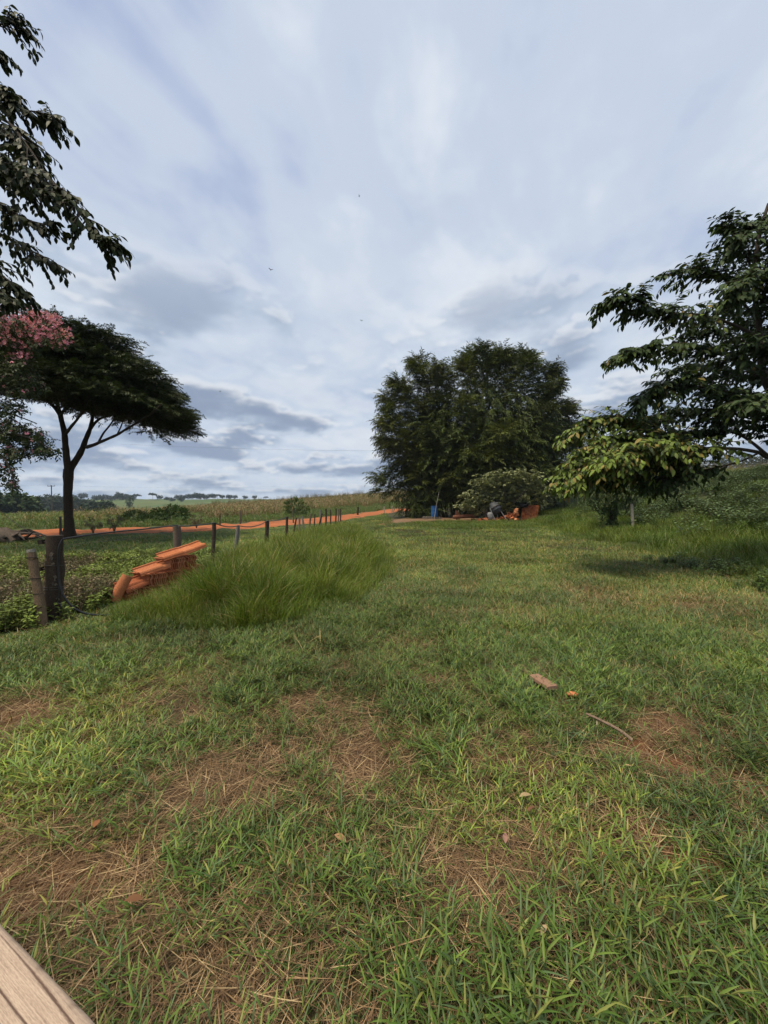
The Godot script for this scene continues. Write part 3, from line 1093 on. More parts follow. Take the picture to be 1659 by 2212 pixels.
func make_pink_tree() -> void:
	var D := 12.0
	var foot := stand_px(-250, D)
	var t := thing("flowering_tree", "pink flowering tree reaching in beside the flat topped tree", "tree", foot)
	var wood := Color(0.07, 0.055, 0.045)
	put("trunk", branch_mesh([[[Vector3(0, -0.2, 0), Vector3(0.1, 1.5, 0), Vector3(0.0, 3.2, 0.1)], 0.32, 0.24]], wood, 12), M.bark, t)
	var hub := Vector3(0, 3.2, 0.1)
	var limbs := [
		[[[-70, 760, D], [0, 735, D], [60, 715, D - 0.3], [120, 700, D - 0.5]], 0.12],
		[[[-70, 800, D], [0, 770, D + 0.3], [70, 750, D + 0.5], [140, 735, D + 0.7]], 0.10],
		[[[-80, 860, D], [0, 850, D - 0.4], [30, 848, D - 0.6], [75, 845, D - 0.8]], 0.07],
		[[[-70, 930, D], [0, 935, D - 0.6], [60, 945, D - 0.8], [120, 975, D - 0.9]], 0.06],
		[[[-60, 960, D], [0, 985, D - 0.9], [20, 1010, D - 1.0], [32, 1045, D - 1.0]], 0.05],
		[[[-80, 900, D], [0, 890, D], [40, 900, D + 0.2], [80, 915, D + 0.3]], 0.05],
		[[[-70, 740, D], [-10, 690, D], [30, 668, D], [80, 662, D]], 0.08]]
	var tips := []
	for l in limbs:
		var pts := [hub + Vector3(0, -0.2, 0)]
		pts.append_array(from_view(l[0], foot))
		put("limb", branch_mesh([[pts, l[1], 0.012]], wood, 6), M.bark, t)
		tips.append(pts)
	var fl := [petal_flower(), petal_flower(), petal_flower()]
	var lv := []
	for i in 2: lv.append(spray(7, 0.22, 0.10, 0.05, Color(0.035, 0.050, 0.018), 0.4, 1.0, 0.3))
	var f := [Scatter.new(), Scatter.new(), Scatter.new()]
	var g := [Scatter.new(), Scatter.new()]
	for c in [[20, 690, 80, 32, 300, 160], [95, 700, 42, 30, 200, 60], [130, 730, 30, 26, 110, 60], [45, 730, 70, 26, 150, 160], [40, 770, 34, 12, 60, 30], [20, 800, 60, 45, 25, 420], [50, 830, 55, 20, 26, 120], [40, 845, 40, 10, 22, 40], [10, 880, 50, 22, 6, 110], [20, 930, 55, 26, 12, 230], [75, 945, 38, 20, 8, 110], [100, 970, 34, 12, 4, 60], [30, 975, 45, 16, 18, 110], [10, 1010, 22, 20, 8, 50], [28, 1045, 14, 14, 6, 34], [-90, 760, 80, 90, 150, 500], [-120, 900, 90, 60, 20, 400]]:
		for i in c[4] + c[5]:
			var b := ball()
			var q := deep(c[0] + b.x * c[2], c[1] + b.y * c[3], D + b.z * 1.0 - 0.2) - foot
			if i < c[4]: f[i % 3].add(aim(q, Vector3(rf(-1, 1), rf(-0.6, 1), rf(-0.3, 1.2)), rf(0.75, 1.2), 3.0), Color.WHITE * rf(0.7, 1.15))
			else: g[i % 2].add(aim(q, Vector3(rf(-1, 1), rf(-0.9, 0.4), rf(-1, 1)), rf(0.7, 1.2)), Color(1, 1, 1) * rf(0.7, 1.3))
	for i in 3: spread("blossom", f[i], fl[i], M.flower, t)
	for i in 2: spread("foliage", g[i], lv[i], M.leaf, t)

# leaves along twigs that leave limbs: positions are kept so that the largest in view become parts of their own
func leaf_tree(t: Node3D, foot: Vector3, limbs: Array, wood: Color, leaf_len: float, leaf_wid: float, cols: Array, per_metre: float, twig_len: float, leaves_per_twig: int, droop: float, keep: int) -> void:
	var all := []
	var twigs := []
	for l in limbs:
		var pts: Array = spline(from_view(l[0], foot), 5)
		put("limb", branch_mesh([[from_view(l[0], foot), l[1] * 0.72, l[2]]], wood, 8), M.bark, t)
		var start: float = l[3] if l.size() > 3 else 0.25
		var pale: float = l[4] if l.size() > 4 else 0.0
		var thick: float = l[5] if l.size() > 5 else 1.0
		var total := 0.0
		for i in pts.size() - 1: total += pts[i].distance_to(pts[i + 1])
		var count := int(total * per_metre * thick)
		for k in count:
			var u := lerpf(start, 1.0, (k + rng.randf()) / count)
			var x := u * (pts.size() - 1)
			var i := mini(int(x), pts.size() - 2)
			var p: Vector3 = pts[i].lerp(pts[i + 1], x - i)
			var along: Vector3 = (pts[i + 1] - pts[i]).normalized()
			var dirn := (along * rf(0.3, 1.1) + Vector3(rf(-1, 1), rf(-0.45, 0.45), rf(-1, 1)) * 0.9).normalized()
			var L := twig_len * rf(0.45, 1.2) * (1.0 - 0.45 * u)
			var e := p + dirn * L + Vector3(0, -droop * L * 0.4, 0)
			var m := p.lerp(e, 0.5) + Vector3(0, droop * L * 0.12, 0)
			twigs.append([[p, m, e], 0.010, 0.003])
			for n in leaves_per_twig:
				var w := 0.15 + 0.9 * (n + rng.randf()) / leaves_per_twig
				var q := p.lerp(m, w * 2.0) if w < 0.5 else m.lerp(e, w * 2.0 - 1.0)
				var side := -1.0 if n % 2 == 0 else 1.0
				var cr := dirn.cross(Vector3.UP).normalized()
				var ld := (dirn * rf(0.3, 0.9) + cr * side * rf(0.4, 1.0) + Vector3(0, -droop * rf(0.3, 1.3), 0)).normalized()
				var c: Color = cols[0]
				if rng.randf() < pale: c = cols[1] if rng.randf() < 0.78 else cols[2]
				all.append([aim(q, ld, rf(0.65, 1.2), 0.7), c * rf(0.7, 1.3)])
	put("twig", branch_mesh(twigs, wood, 3, 0.0), M.bark, t).set_meta("kind", "stuff")
	# which are largest in the picture: near the camera and inside the frame
	var order := []
	for i in all.size():
		var p: Vector3 = foot + all[i][0].origin - EYE
		var inside := p.z < 0 and absf(p.x / p.z) < 0.99 and absf(p.y / p.z) < 1.3
		order.append([p.length() + (0.0 if inside else 1000.0), i])
	order.sort()
	var shapes := []
	var mats := []
	for k in 3: shapes.append(single_leaf(leaf_len, leaf_wid, Color.WHITE, 0.15 + 0.2 * k))
	for k in 3:
		for v in [0.75, 1.0, 1.3]:
			var m := leafy(0.6, 0.3, 0.2)
			m.albedo_color = Color(cols[k].r * v, cols[k].g * v, cols[k].b * v).linear_to_srgb()
			mats.append(m)
	var s := [Scatter.new(), Scatter.new(), Scatter.new()]
	for k in order.size():
		var e: Array = all[order[k][1]]
		if k < keep and order[k][0] < 900.0:
			var best := 0
			for j in 3:
				if absf(e[1].r / e[1].g - cols[j].r / cols[j].g) < absf(e[1].r / e[1].g - cols[best].r / cols[best].g): best = j
			var o := put("leaf", shapes[k % 3], mats[best * 3 + k % 3], t)
			o.transform = e[0]
		else:
			s[k % 3].add(e[0], e[1])
	for k in 3: spread("foliage", s[k], shapes[k], M.leaf, t)

func make_near_branch() -> void:
	var D := 4.3
	var foot := stand_px(-330, D)
	var t := thing("overhanging_tree", "dark leafy branches of a close tree hanging above the pink blossom", "tree", foot)
	var wood := Color(0.05, 0.04, 0.032)
	put("trunk", branch_mesh([[[Vector3(0, -0.2, 0), Vector3(0.05, 1.6, 0), deep(-300, 820, D) - foot, deep(-260, 520, D) - foot, deep(-230, 200, D) - foot, deep(-200, -100, D) - foot], 0.17, 0.07]], wood, 10), M.bark, t)
	var limbs := [
		[[[-240, 330, D], [-110, 250, D], [0, 255, D - 0.1], [55, 310, D - 0.2], [110, 390, D - 0.3], [165, 450, D - 0.4], [200, 500, D - 0.4], [236, 524, D - 0.4]], 0.03, 0.003, 0.3],
		[[[-230, 260, D], [-110, 200, D], [-10, 210, D + 0.1], [45, 235, D + 0.1], [85, 243, D + 0.1], [118, 255, D + 0.1]], 0.02, 0.003, 0.35],
		[[[-210, 120, D], [-100, 70, D], [-30, 62, D + 0.3], [15, 50, D + 0.3], [36, 52, D + 0.3]], 0.02, 0.003, 0.62, 0.0, 0.7],
		[[[-215, 60, D], [-100, 60, D], [-30, 95, D], [2, 110, D]], 0.02, 0.003, 0.6, 0.0, 0.5],
		[[[-250, 450, D], [-120, 400, D], [-20, 430, D - 0.1], [50, 470, D - 0.1], [105, 488, D - 0.1]], 0.025, 0.003, 0.3],
		[[[-255, 500, D], [-120, 470, D], [-10, 500, D + 0.2], [55, 535, D + 0.2], [108, 566, D + 0.2]], 0.025, 0.003, 0.3],
		[[[-265, 560, D], [-120, 540, D], [-40, 560, D], [10, 600, D], [40, 622, D]], 0.022, 0.003, 0.4],
		[[[-240, 330, D], [-120, 300, D], [0, 340, D - 0.3], [60, 370, D - 0.4], [130, 410, D - 0.4]], 0.025, 0.003, 0.35],
		[[[-245, 400, D], [-120, 360, D], [-20, 370, D + 0.3], [40, 400, D + 0.3], [80, 410, D + 0.3]], 0.025, 0.003, 0.3, 0.0, 1.3],
		[[[-235, 300, D], [-120, 240, D], [-40, 250, D + 0.4], [20, 290, D + 0.4], [50, 310, D + 0.4]], 0.025, 0.003, 0.3, 0.0, 1.6],
		[[[-265, 580, D], [-130, 590, D], [-40, 620, D - 0.2], [15, 645, D - 0.2]], 0.022, 0.003, 0.45],
		[[[-235, 250, D], [-130, 190, D], [-60, 180, D], [-5, 190, D], [30, 215, D]], 0.02, 0.003, 0.4, 0.0, 1.2]]
	leaf_tree(t, foot, limbs, wood, 0.085, 0.042, [Color(0.022, 0.032, 0.013), Color(0.035, 0.05, 0.015), Color(0.03, 0.04, 0.015)], 18.0, 0.38, 9, 0.6, 300)

func make_right_tree() -> void:
	var D := 8.8
	var foot := stand_px(1735, D)
	var t := thing("broadleaf_tree", "spreading broadleaf tree with layered limbs over the overgrown bank", "tree", foot)
	var wood := Color(0.085, 0.065, 0.05)
	put("trunk", branch_mesh([[[Vector3(0, -0.3, 0), deep(1728, 1020, D) - foot, deep(1690, 900, D) - foot, deep(1656, 827, D) - foot, deep(1643, 773, D) - foot, deep(1641, 719, D) - foot, deep(1629, 604, D) - foot, deep(1640, 510, D) - foot, deep(1660, 440, D) - foot], 0.11, 0.03]], wood, 10), M.bark, t)
	var limbs := [
		[[[1656, 815, D], [1641, 796, D], [1583, 769, D - 0.3], [1533, 754, D - 0.5], [1448, 746, D - 0.7], [1390, 750, D - 0.8], [1345, 768, D - 0.9]], 0.07, 0.006, 0.2, 0.12],
		[[[1641, 700, D], [1610, 660, D + 0.1], [1575, 611, D + 0.1], [1541, 585, D + 0.1], [1500, 580, D + 0.1], [1450, 592, D + 0.1]], 0.05, 0.005, 0.2, 0.08],
		[[[1643, 730, D], [1580, 700, D - 0.3], [1510, 680, D - 0.5], [1448, 676, D - 0.6], [1400, 662, D - 0.7], [1360, 645, D - 0.8], [1322, 648, D - 0.8]], 0.055, 0.005, 0.2, 0.1],
		[[[1632, 600, D], [1610, 550, D], [1583, 510, D - 0.2], [1570, 488, D - 0.2]], 0.04, 0.005, 0.15],
		[[[1645, 500, D], [1630, 490, D - 0.3], [1610, 500, D - 0.4], [1590, 520, D - 0.6]], 0.03, 0.005, 0.1],
		[[[1675, 860, D], [1620, 850, D - 0.2], [1525, 840, D - 0.4], [1455, 828, D - 0.5], [1415, 840, D - 0.5], [1392, 860, D - 0.5]], 0.055, 0.005, 0.15, 0.1, 1.2],
		[[[1690, 900, D], [1620, 885, D], [1540, 885, D + 0.2], [1460, 890, D + 0.4], [1400, 905, D + 0.4]], 0.05, 0.005, 0.15, 0.0, 1.1],
		[[[1690, 890, D], [1640, 870, D + 0.5], [1580, 850, D + 0.8], [1500, 800, D + 1.0]], 0.05, 0.005, 0.1, 0.0, 1.2],
		[[[1650, 760, D], [1610, 740, D + 0.5], [1560, 720, D + 0.9], [1500, 715, D + 1.2]], 0.04, 0.005, 0.1, 0.0, 1.2],
		[[[1640, 690, D], [1650, 640, D - 0.5], [1620, 600, D - 0.9], [1580, 640, D - 1.1]], 0.04, 0.005, 0.1, 0.05, 1.2],
		[[[1715, 1000, D], [1660, 988, D - 0.1], [1637, 977, D - 0.2], [1583, 969, D - 0.3], [1506, 969, D - 0.4], [1448, 961, D - 0.4], [1352, 945, D - 0.3], [1290, 960, D - 0.2], [1245, 995, D - 0.1], [1215, 1035, D]], 0.075, 0.006, 0.36, 0.75, 2.3],
		[[[1506, 969, D - 0.4], [1450, 940, D - 0.2], [1390, 915, D], [1330, 900, D + 0.1], [1275, 912, D + 0.2], [1240, 935, D + 0.2]], 0.03, 0.005, 0.1, 0.65, 2.0],
		[[[1506, 969, D - 0.4], [1470, 990, D - 0.2], [1420, 1000, D], [1370, 1010, D + 0.3], [1310, 1010, D + 0.5]], 0.03, 0.005, 0.1, 0.45, 2.0],
		[[[1448, 961, D - 0.4], [1400, 960, D - 0.7], [1350, 975, D - 0.9], [1300, 1000, D - 1.0]], 0.025, 0.005, 0.1, 0.85, 2.2],
		[[[1660, 985, D - 0.4], [1600, 940, D], [1540, 930, D + 0.2], [1460, 940, D + 0.4], [1400, 970, D + 0.5], [1360, 1000, D + 0.5]], 0.05, 0.005, 0.2, 0.0, 1.0],
		[[[1640, 978, D - 0.8], [1590, 1000, D - 0.6], [1520, 1015, D - 0.4], [1450, 1030, D - 0.2], [1400, 1045, D]], 0.03, 0.005, 0.3, 0.0, 0.7],
		[[[1690, 960, D], [1660, 930, D], [1600, 910, D], [1540, 905, D]], 0.04, 0.005, 0.1, 0.0, 1.0],
		[[[1448, 961, D - 0.4], [1400, 1000, D], [1350, 1028, D + 0.4], [1305, 1040, D + 0.6]], 0.025, 0.005, 0.1, 0.3, 1.8],
		[[[1506, 969, D - 0.4], [1485, 1000, D - 0.1], [1450, 1025, D + 0.3], [1405, 1040, D + 0.6]], 0.025, 0.005, 0.1, 0.1, 1.8],
		[[[1352, 945, D - 0.3], [1320, 970, D - 0.5], [1280, 1005, D - 0.6], [1245, 1040, D - 0.6]], 0.02, 0.005, 0.1, 0.8, 1.8],
		[[[1645, 760, D], [1660, 720, D + 0.6], [1620, 700, D + 1.0], [1560, 660, D + 1.4]], 0.035, 0.005, 0.1, 0.0, 1.1],
		[[[1660, 830, D], [1640, 810, D + 0.6], [1590, 800, D + 1.1], [1520, 790, D + 1.4], [1450, 800, D + 1.5]], 0.035, 0.005, 0.1, 0.0, 1.1],
		[[[1700, 930, D], [1680, 880, D - 0.6], [1640, 860, D - 1.0], [1590, 870, D - 1.2]], 0.035, 0.005, 0.1, 0.05, 1.1],
		[[[1632, 610, D], [1660, 580, D], [1670, 540, D], [1650, 480, D]], 0.03, 0.005, 0.1, 0.0, 1.2],
		[[[1640, 690, D], [1670, 660, D - 0.4], [1680, 620, D - 0.6], [1650, 580, D - 0.8]], 0.03, 0.005, 0.1, 0.0, 1.2],
		[[[1660, 840, D], [1690, 800, D - 0.5], [1680, 760, D - 0.8], [1640, 740, D - 1.0]], 0.03, 0.005, 0.1, 0.0, 1.2]]
	leaf_tree(t, foot, limbs, wood, 0.145, 0.062, [Color(0.040, 0.064, 0.023), Color(0.125, 0.175, 0.038), Color(0.20, 0.16, 0.05)], 32.0, 0.75, 12, 0.5, 300)

func make_small_tree() -> void:
	var D := 19.5
	var foot := stand_px(1320, D)
	var t := thing("young_tree", "small dark leafy tree beside the pale post on the bank", "tree", foot)
	var wood := Color(0.05, 0.04, 0.03)
	put("trunk", branch_mesh([[[Vector3(0, -0.2, 0), Vector3(-0.02, 0.6, 0), Vector3(0.05, 1.5, 0)], 0.07, 0.05]], wood, 8), M.bark, t)
	for k in 5: put("limb", branch_mesh([[[Vector3(0.03, 0.6 + 0.15 * k, 0), Vector3(cos(k * 1.3) * 0.4, 1.2 + 0.2 * k, sin(k * 1.3) * 0.4), Vector3(cos(k * 1.3) * 1.0, 1.7 + 0.2 * k, sin(k * 1.3) * 0.8)], 0.03, 0.01]], wood, 5), M.bark, t)
	var sp := [spray(9, 0.3, 0.15, 0.065, Color(0.035, 0.058, 0.018), 0.7, 0.9, 0.35), spray(9, 0.3, 0.15, 0.065, Color(0.045, 0.065, 0.02), 0.7, 0.9, 0.35)]
	var s := [Scatter.new(), Scatter.new()]
	for i in 520:
		var b := ball()
		var p := Vector3(b.x * 1.15, 1.9 + b.y * 0.8, b.z * 1.0)
		if i < 60: p = Vector3(rf(-0.3, 0.35), rf(0.2, 1.2), rf(-0.3, 0.3))
		s[i % 2].add(aim(p, Vector3(b.x, b.y - 0.5, b.z), rf(0.7, 1.2)), Color(1, 1, 1) * rf(0.7, 1.3))
	for i in 2: spread("foliage", s[i], sp[i], M.leaf, t)

func make_bamboo() -> void:
	var D := 37.5
	var foot := stand_px(1042, D)
	var t := thing("bamboo_clump", "huge dark green bamboo clump with arching stems behind the blue drum", "bamboo", foot)
	var sp := []
	for i in 4: sp.append(spray(22, 0.85, 0.30, 0.06, Color(0.058, 0.080, 0.020), 0.5, 0.9, 0.3))
	var s := []
	for i in 4: s.append(Scatter.new())
	var outline := [[820, 1030, 0.9], [845, 860, 0.9], [860, 825, 0.8], [912, 780, 0.7], [950, 795, 0.6], [1000, 770, 0.5], [1050, 757, 0.5], [1090, 762, 0.5], [1140, 768, 0.6], [1190, 795, 0.7], [1200, 830, 0.8], [1225, 878, 0.9], [1240, 920, 0.9], [1235, 960, 0.9], [825, 950, 0.9], [835, 905, 0.9], [870, 1000, 0.8], [1180, 1000, 0.7]]
	for c in 96:
		var a := TAU * c * 0.618
		var q := sqrt((c + 0.5) / 96.0)
		var p0 := Vector3(cos(a) * 4.6 * q, 0.0, sin(a) * 3.0 * q)
		p0.y = gh(foot.x + p0.x, foot.z + p0.z) - foot.y - 0.1
		var tip: Vector3
		if c < outline.size() * 2:
			var o: Array = outline[c % outline.size()]
			tip = deep(o[0] + rf(-14, 14), o[1] + rf(0, 30) * (1 if c >= outline.size() else 0), D + rf(-2.5, 2.0)) - foot
			p0 = Vector3(clampf(tip.x * 0.45 + rf(-0.8, 0.8), -4.8, 4.8), p0.y, rf(-2.5, 2.5))
		else:
			tip = Vector3(cos(a) * 7.6 * q, rf(6.0, 13.3) * (1.0 - 0.35 * q * q), sin(a) * 5.4 * q)
			if c % 3 == 0: tip.y *= 0.6
		var m1 := p0.lerp(tip, 0.35) + Vector3(0, tip.y * 0.16, 0)
		var m2 := p0.lerp(tip, 0.75) + Vector3(0, tip.y * 0.15, 0)
		var pts := spline([p0, m1, m2, tip], 5)
		var mb := MB.new()
		mb.tube(pts, taper(pts.size(), 0.055, 0.012), 6, Color(0.13, 0.14, 0.06) * rf(0.5, 1.1), 0.0)
		put("culm", mb.mesh(), M.bark, t)
		var total := (tip - p0).length()
		var tone := rf(0.7, 1.25)
		var ripe := rf(1.0, 1.3)
		for k in int(total * 15.0):
			var u := pow(lerpf(0.06, 1.0, rng.randf()), 0.75)
			var x := u * (pts.size() - 1)
			var i := mini(int(x), pts.size() - 2)
			var p: Vector3 = pts[i].lerp(pts[i + 1], x - i)
			var along: Vector3 = (pts[i + 1] - pts[i]).normalized()
			var dirn := (along * 0.7 + Vector3(rf(-1, 1), rf(-0.6, 0.7), rf(-1, 1))).normalized()
			var off := rf(0.1, 1.3) * (1.15 - u * 0.8)
			p += dirn * off
			if p.y < 2.6 and rng.randf() < 0.6: continue
			var v := tone * rf(0.75, 1.25)
			var c2 := Color(v * ripe, v * (0.6 + 0.4 * ripe), v) if rng.randf() < 0.9 else Color(v * 1.6, v * 1.35, v * 1.1)
			s[k % 4].add(aim(p, dirn, rf(0.7, 1.2), 0.6), c2)
	# the body of the clump, filled out to its plumes
	var poly := PackedVector2Array()
	for p in [[870, 1115], [850, 1060], [822, 1030], [835, 1000], [825, 950], [842, 905], [845, 862], [868, 828], [905, 832], [912, 785], [945, 802], [980, 782], [1000, 772], [1050, 760], [1095, 765], [1140, 770], [1190, 798], [1195, 840], [1225, 880], [1240, 915], [1235, 955], [1200, 990], [1185, 1030], [1180, 1100]]: poly.append(Vector2(p[0], p[1]))
	for i in 9000:
		var w := Vector2(rf(820, 1242), rf(758, 1112))
		var e := edge_distance(w, poly) + 16.0 * noise.get_noise_2d(w.x * 0.9, w.y * 0.9)
		if e < 0.0 or (w.y > 1050.0 and rng.randf() < 0.65): continue
		var deep_ := minf(e, 90.0) / 90.0
		var dz := rf(-0.15, 1.0)
		var p := deep(w.x, w.y, D + 0.3 + dz * (0.8 + 4.2 * deep_)) - foot
		var v := rf(0.65, 1.3)
		var c3 := Color(v, v, v) if noise.get_noise_3d(p.x * 4.0, p.y * 4.0, p.z * 4.0) < 0.2 else Color(v * 1.5, v * 1.3, v * 1.1)
		s[i % 4].add(aim(p, Vector3((w.x - 1035.0) / 200.0 + rf(-0.7, 0.7), (960.0 - w.y) / 200.0 + rf(-0.5, 0.6), -dz + rf(-0.5, 0.5)), rf(0.7, 1.2), 0.6), c3)
	# leafy shoots low down at the edges and inside the mass
	for i in 4500:
		var b := ball()
		var p := Vector3(0.3 + b.x * 7.5, 6.6 + b.y * 6.2, b.z * 4.8)
		if i < 1500:
			p = Vector3(rf(-7.0, 6.6), rf(0.2, 3.0), rf(-1.5, 2.8))
			if absf(p.x + 3.2) < 1.6 and p.y < 2.4: continue
		var v := rf(0.6, 1.3)
		s[i % 4].add(aim(p, Vector3(b.x, rf(-0.6, 0.5), b.z), rf(0.8, 1.3), 0.6), Color(v, v, v))
	for i in 4: spread("foliage", s[i], sp[i], M.leaf, t)

func make_bush() -> void:
	var D := 30.5
	var foot := stand_px(1092, D)
	var t := thing("spreading_bush", "pale leaved spreading bush leaning over the concrete mixer", "bush", foot)
	var wood := Color(0.10, 0.08, 0.06)
	for k in 7:
		var a := k * 0.9
		put("limb", branch_mesh([[[Vector3(cos(a) * 0.15, -0.1, sin(a) * 0.15), Vector3(cos(a) * 0.8, 1.3, sin(a) * 0.6), Vector3(cos(a) * 2.2, 2.4, sin(a) * 1.2)], 0.07, 0.02]], wood, 6), M.bark, t)
	var sp := []
	for i in 3: sp.append(spray(11, 0.42, 0.20, 0.12, Color(0.19, 0.21, 0.105), 0.35, 1.0, 0.3))
	var s := []
	for i in 3: s.append(Scatter.new())
	for c in [[1090, 1045, 62, 30, 420], [1035, 1080, 40, 24, 230], [1130, 1035, 45, 24, 240], [1150, 1070, 40, 30, 230], [1060, 1040, 40, 22, 180], [1010, 1092, 18, 9, 50], [1080, 1085, 40, 22, 200], [1040, 1104, 12, 12, 30], [1178, 1062, 18, 20, 60]]:
		for i in c[4]:
			var b := ball().normalized() * pow(rng.randf(), 0.3)
			var p := deep(c[0] + b.x * c[2], c[1] + b.y * c[3], D + b.z * 1.3) - foot
			if noise.get_noise_3d(p.x * 10.0, p.y * 14.0, p.z * 10.0) < -0.2: continue
			var v := rf(0.7, 1.3)
			s[i % 3].add(aim(p, Vector3(b.x + rf(-0.4, 0.4), rf(-0.3, 0.4), b.z + rf(-0.4, 0.4)), rf(0.7, 1.2)), Color(v, v, v))
	for i in 3: spread("foliage", s[i], sp[i], M.leaf, t)

# far trees: a trunk, and a crown of large leaf clumps
func far_tree(called: String, label: String, group: String, at: Vector3, high: float, wide: float, form: int, tone: Color, n: int) -> Node3D:
	var t := thing(called, label, "tree", at, group)
	var wood := Color(0.06, 0.05, 0.04)
	var trunk_top: float = high * [0.45, 0.72, 0.5, 0.3][form]
	put("trunk", branch_mesh([[[Vector3(0, -0.5, 0), Vector3(0.1, trunk_top * 0.5, 0), Vector3(0, trunk_top, 0), Vector3(0.05 * wide, high * 0.85, 0)], high * 0.028, high * 0.01]], wood, 5), M.bark, t)
	var s := Scatter.new()
	var lumps := []
	for k in 9:
		var a := k * 2.4
		var q := sqrt((k + 0.5) / 9.0)
		match form:
			0: lumps.append([Vector3(cos(a) * wide * 0.33 * q, high * rf(0.35, 0.82), sin(a) * wide * 0.33 * q), wide * rf(0.17, 0.27), high * rf(0.13, 0.2)])
			1: lumps.append([Vector3(cos(a) * wide * 0.42 * q, high * (0.93 - 0.14 * q), sin(a) * wide * 0.42 * q), wide * 0.2, high * 0.07])
			2: lumps.append([Vector3(cos(a) * wide * 0.25 * q, high * (0.35 + 0.065 * k), sin(a) * wide * 0.25 * q), wide * rf(0.16, 0.26), high * 0.10])
			3: lumps.append([Vector3(cos(a) * wide * 0.36 * q, high * rf(0.15, 0.7), sin(a) * wide * 0.36 * q), wide * 0.24, high * 0.24])
	for i in n:
		var l: Array = lumps[i % lumps.size()]
		var b := ball().normalized() * pow(rng.randf(), 0.35)
		var v := rf(0.65, 1.35)
		s.add(aim(l[0] + Vector3(b.x * l[1], b.y * l[2], b.z * l[1]), Vector3(b.x, b.y * 0.4, b.z) + ball() * 0.5, wide * rf(0.08, 0.14), 1.5), Color(tone.r * v, tone.g * v, tone.b * v))
	spread("crown", s, M.clump, M.leaf, t)
	return t

func make_far_trees() -> void:
	M.clump = spray(10, 1.0, 0.55, 0.34, Color.WHITE, 0.2, 1.2, 0.2)
	var dark := Color(0.028, 0.046, 0.022)
	var mid := Color(0.045, 0.07, 0.028)
	var kinds := [
		far_tree("valley_tree", "dark bushy tree in the thick wood behind the utility pole", "trees of the wood in the valley", stand_px(190, 250), 12.5, 13.0, 0, dark, 520),
		far_tree("flat_crowned_tree", "lone flat crowned tree on the ridge of the far pasture", "flat crowned trees on the far ridge", stand_px(330, 560), 9.0, 11.0, 1, dark, 260),
		far_tree("tall_loose_tree", "tall loose crowned tree rising above the wood in the valley", "tall trees above the valley wood", stand_px(280, 330), 15.0, 8.0, 2, mid, 300),
		far_tree("ridge_tree", "round dark tree in the row along the far pasture ridge", "round trees along the far ridge", stand_px(240, 540), 8.0, 12.0, 0, dark, 300)]
	# the wood in the valley: px, depth, height
	for p in [[-60, 235, 12], [-25, 250, 13], [10, 255, 12], [35, 280, 13], [60, 245, 11], [70, 270, 13], [88, 255, 11], [105, 265, 13], [128, 255, 12], [150, 262, 12], [165, 245, 9], [206, 262, 10], [222, 255, 10], [170, 285, 13], [240, 250, 8], [15, 300, 14], [50, 310, 15], [90, 305, 14], [120, 310, 15], [140, 300, 13]]:
		copy_of(kinds[0], "valley_tree", stand_px(p[0], p[1]), rf(0, TAU), p[2] / 11.0 * 1.0, "dark bushy tree in the thick wood behind the utility pole")
	for p in [[295, 570, 14], [470, 600, 12], [155, 420, 17], [575, 610, 9]]:
		copy_of(kinds[1], "flat_crowned_tree", stand_px(p[0], p[1]), rf(0, TAU), p[2] / 15.0, "lone flat crowned tree on the ridge of the far pasture")
	for p in [[85, 300, 18], [130, 300, 17], [40, 320, 20], [255, 560, 16], [262, 560, 14], [440, 600, 12], [452, 600, 11], [110, 310, 17]]:
		copy_of(kinds[2], "tall_loose_tree", stand_px(p[0], p[1]), rf(0, TAU), p[2] / 20.0, "tall loose crowned tree rising above the wood in the valley")
	for p in [[208, 520, 12], [222, 530, 14], [258, 545, 18], [272, 560, 14], [286, 560, 12], [345, 570, 10], [385, 580, 12], [395, 585, 11], [405, 585, 12], [415, 590, 13], [425, 590, 16], [432, 590, 15], [445, 590, 13], [460, 600, 13], [480, 610, 10], [495, 610, 12], [508, 610, 10], [360, 540, 8], [372, 500, 9], [392, 480, 9], [180, 560, 14], [150, 560, 13], [530, 620, 9], [550, 620, 9]]:
		copy_of(kinds[3], "ridge_tree", stand_px(p[0], p[1]), rf(0, TAU), p[2] / 13.0, "round dark tree in the row along the far pasture ridge")
	# spreading tree crown at the left end of the field
	far_tree("low_spreading_tree", "broad dark spreading tree at the left end of the field", "", stand_px(-8, 108), 8.0, 18.0, 0, Color(0.032, 0.058, 0.015), 900)
	far_tree("drooping_tree", "dark rounded tree standing alone at the field edge in front of the wood", "", stand_px(213, 175), 8.5, 11.5, 0, Color(0.028, 0.05, 0.02), 600)
	# the thin row on the hill behind the bank
	var thin := far_tree("hilltop_tree", "thin open crowned tree in the row on the hill behind the bank", "row of trees on the hill behind the bank", stand_px(1512, 128), 5.5, 4.6, 2, Color(0.07, 0.085, 0.05), 130)
	for p in [[1528, 130, 5.0], [1545, 128, 5.6], [1560, 131, 6.0], [1575, 127, 6.5], [1590, 129, 6.2], [1603, 132, 6.8], [1618, 128, 6.0], [1632, 130, 5.6], [1645, 127, 6.4], [1658, 131, 6.4], [1675, 129, 6.5]]:
		copy_of(thin, "hilltop_tree", stand_px(p[0], p[1]), rf(0, TAU), p[2] / 5.5, "thin open crowned tree in the row on the hill behind the bank")

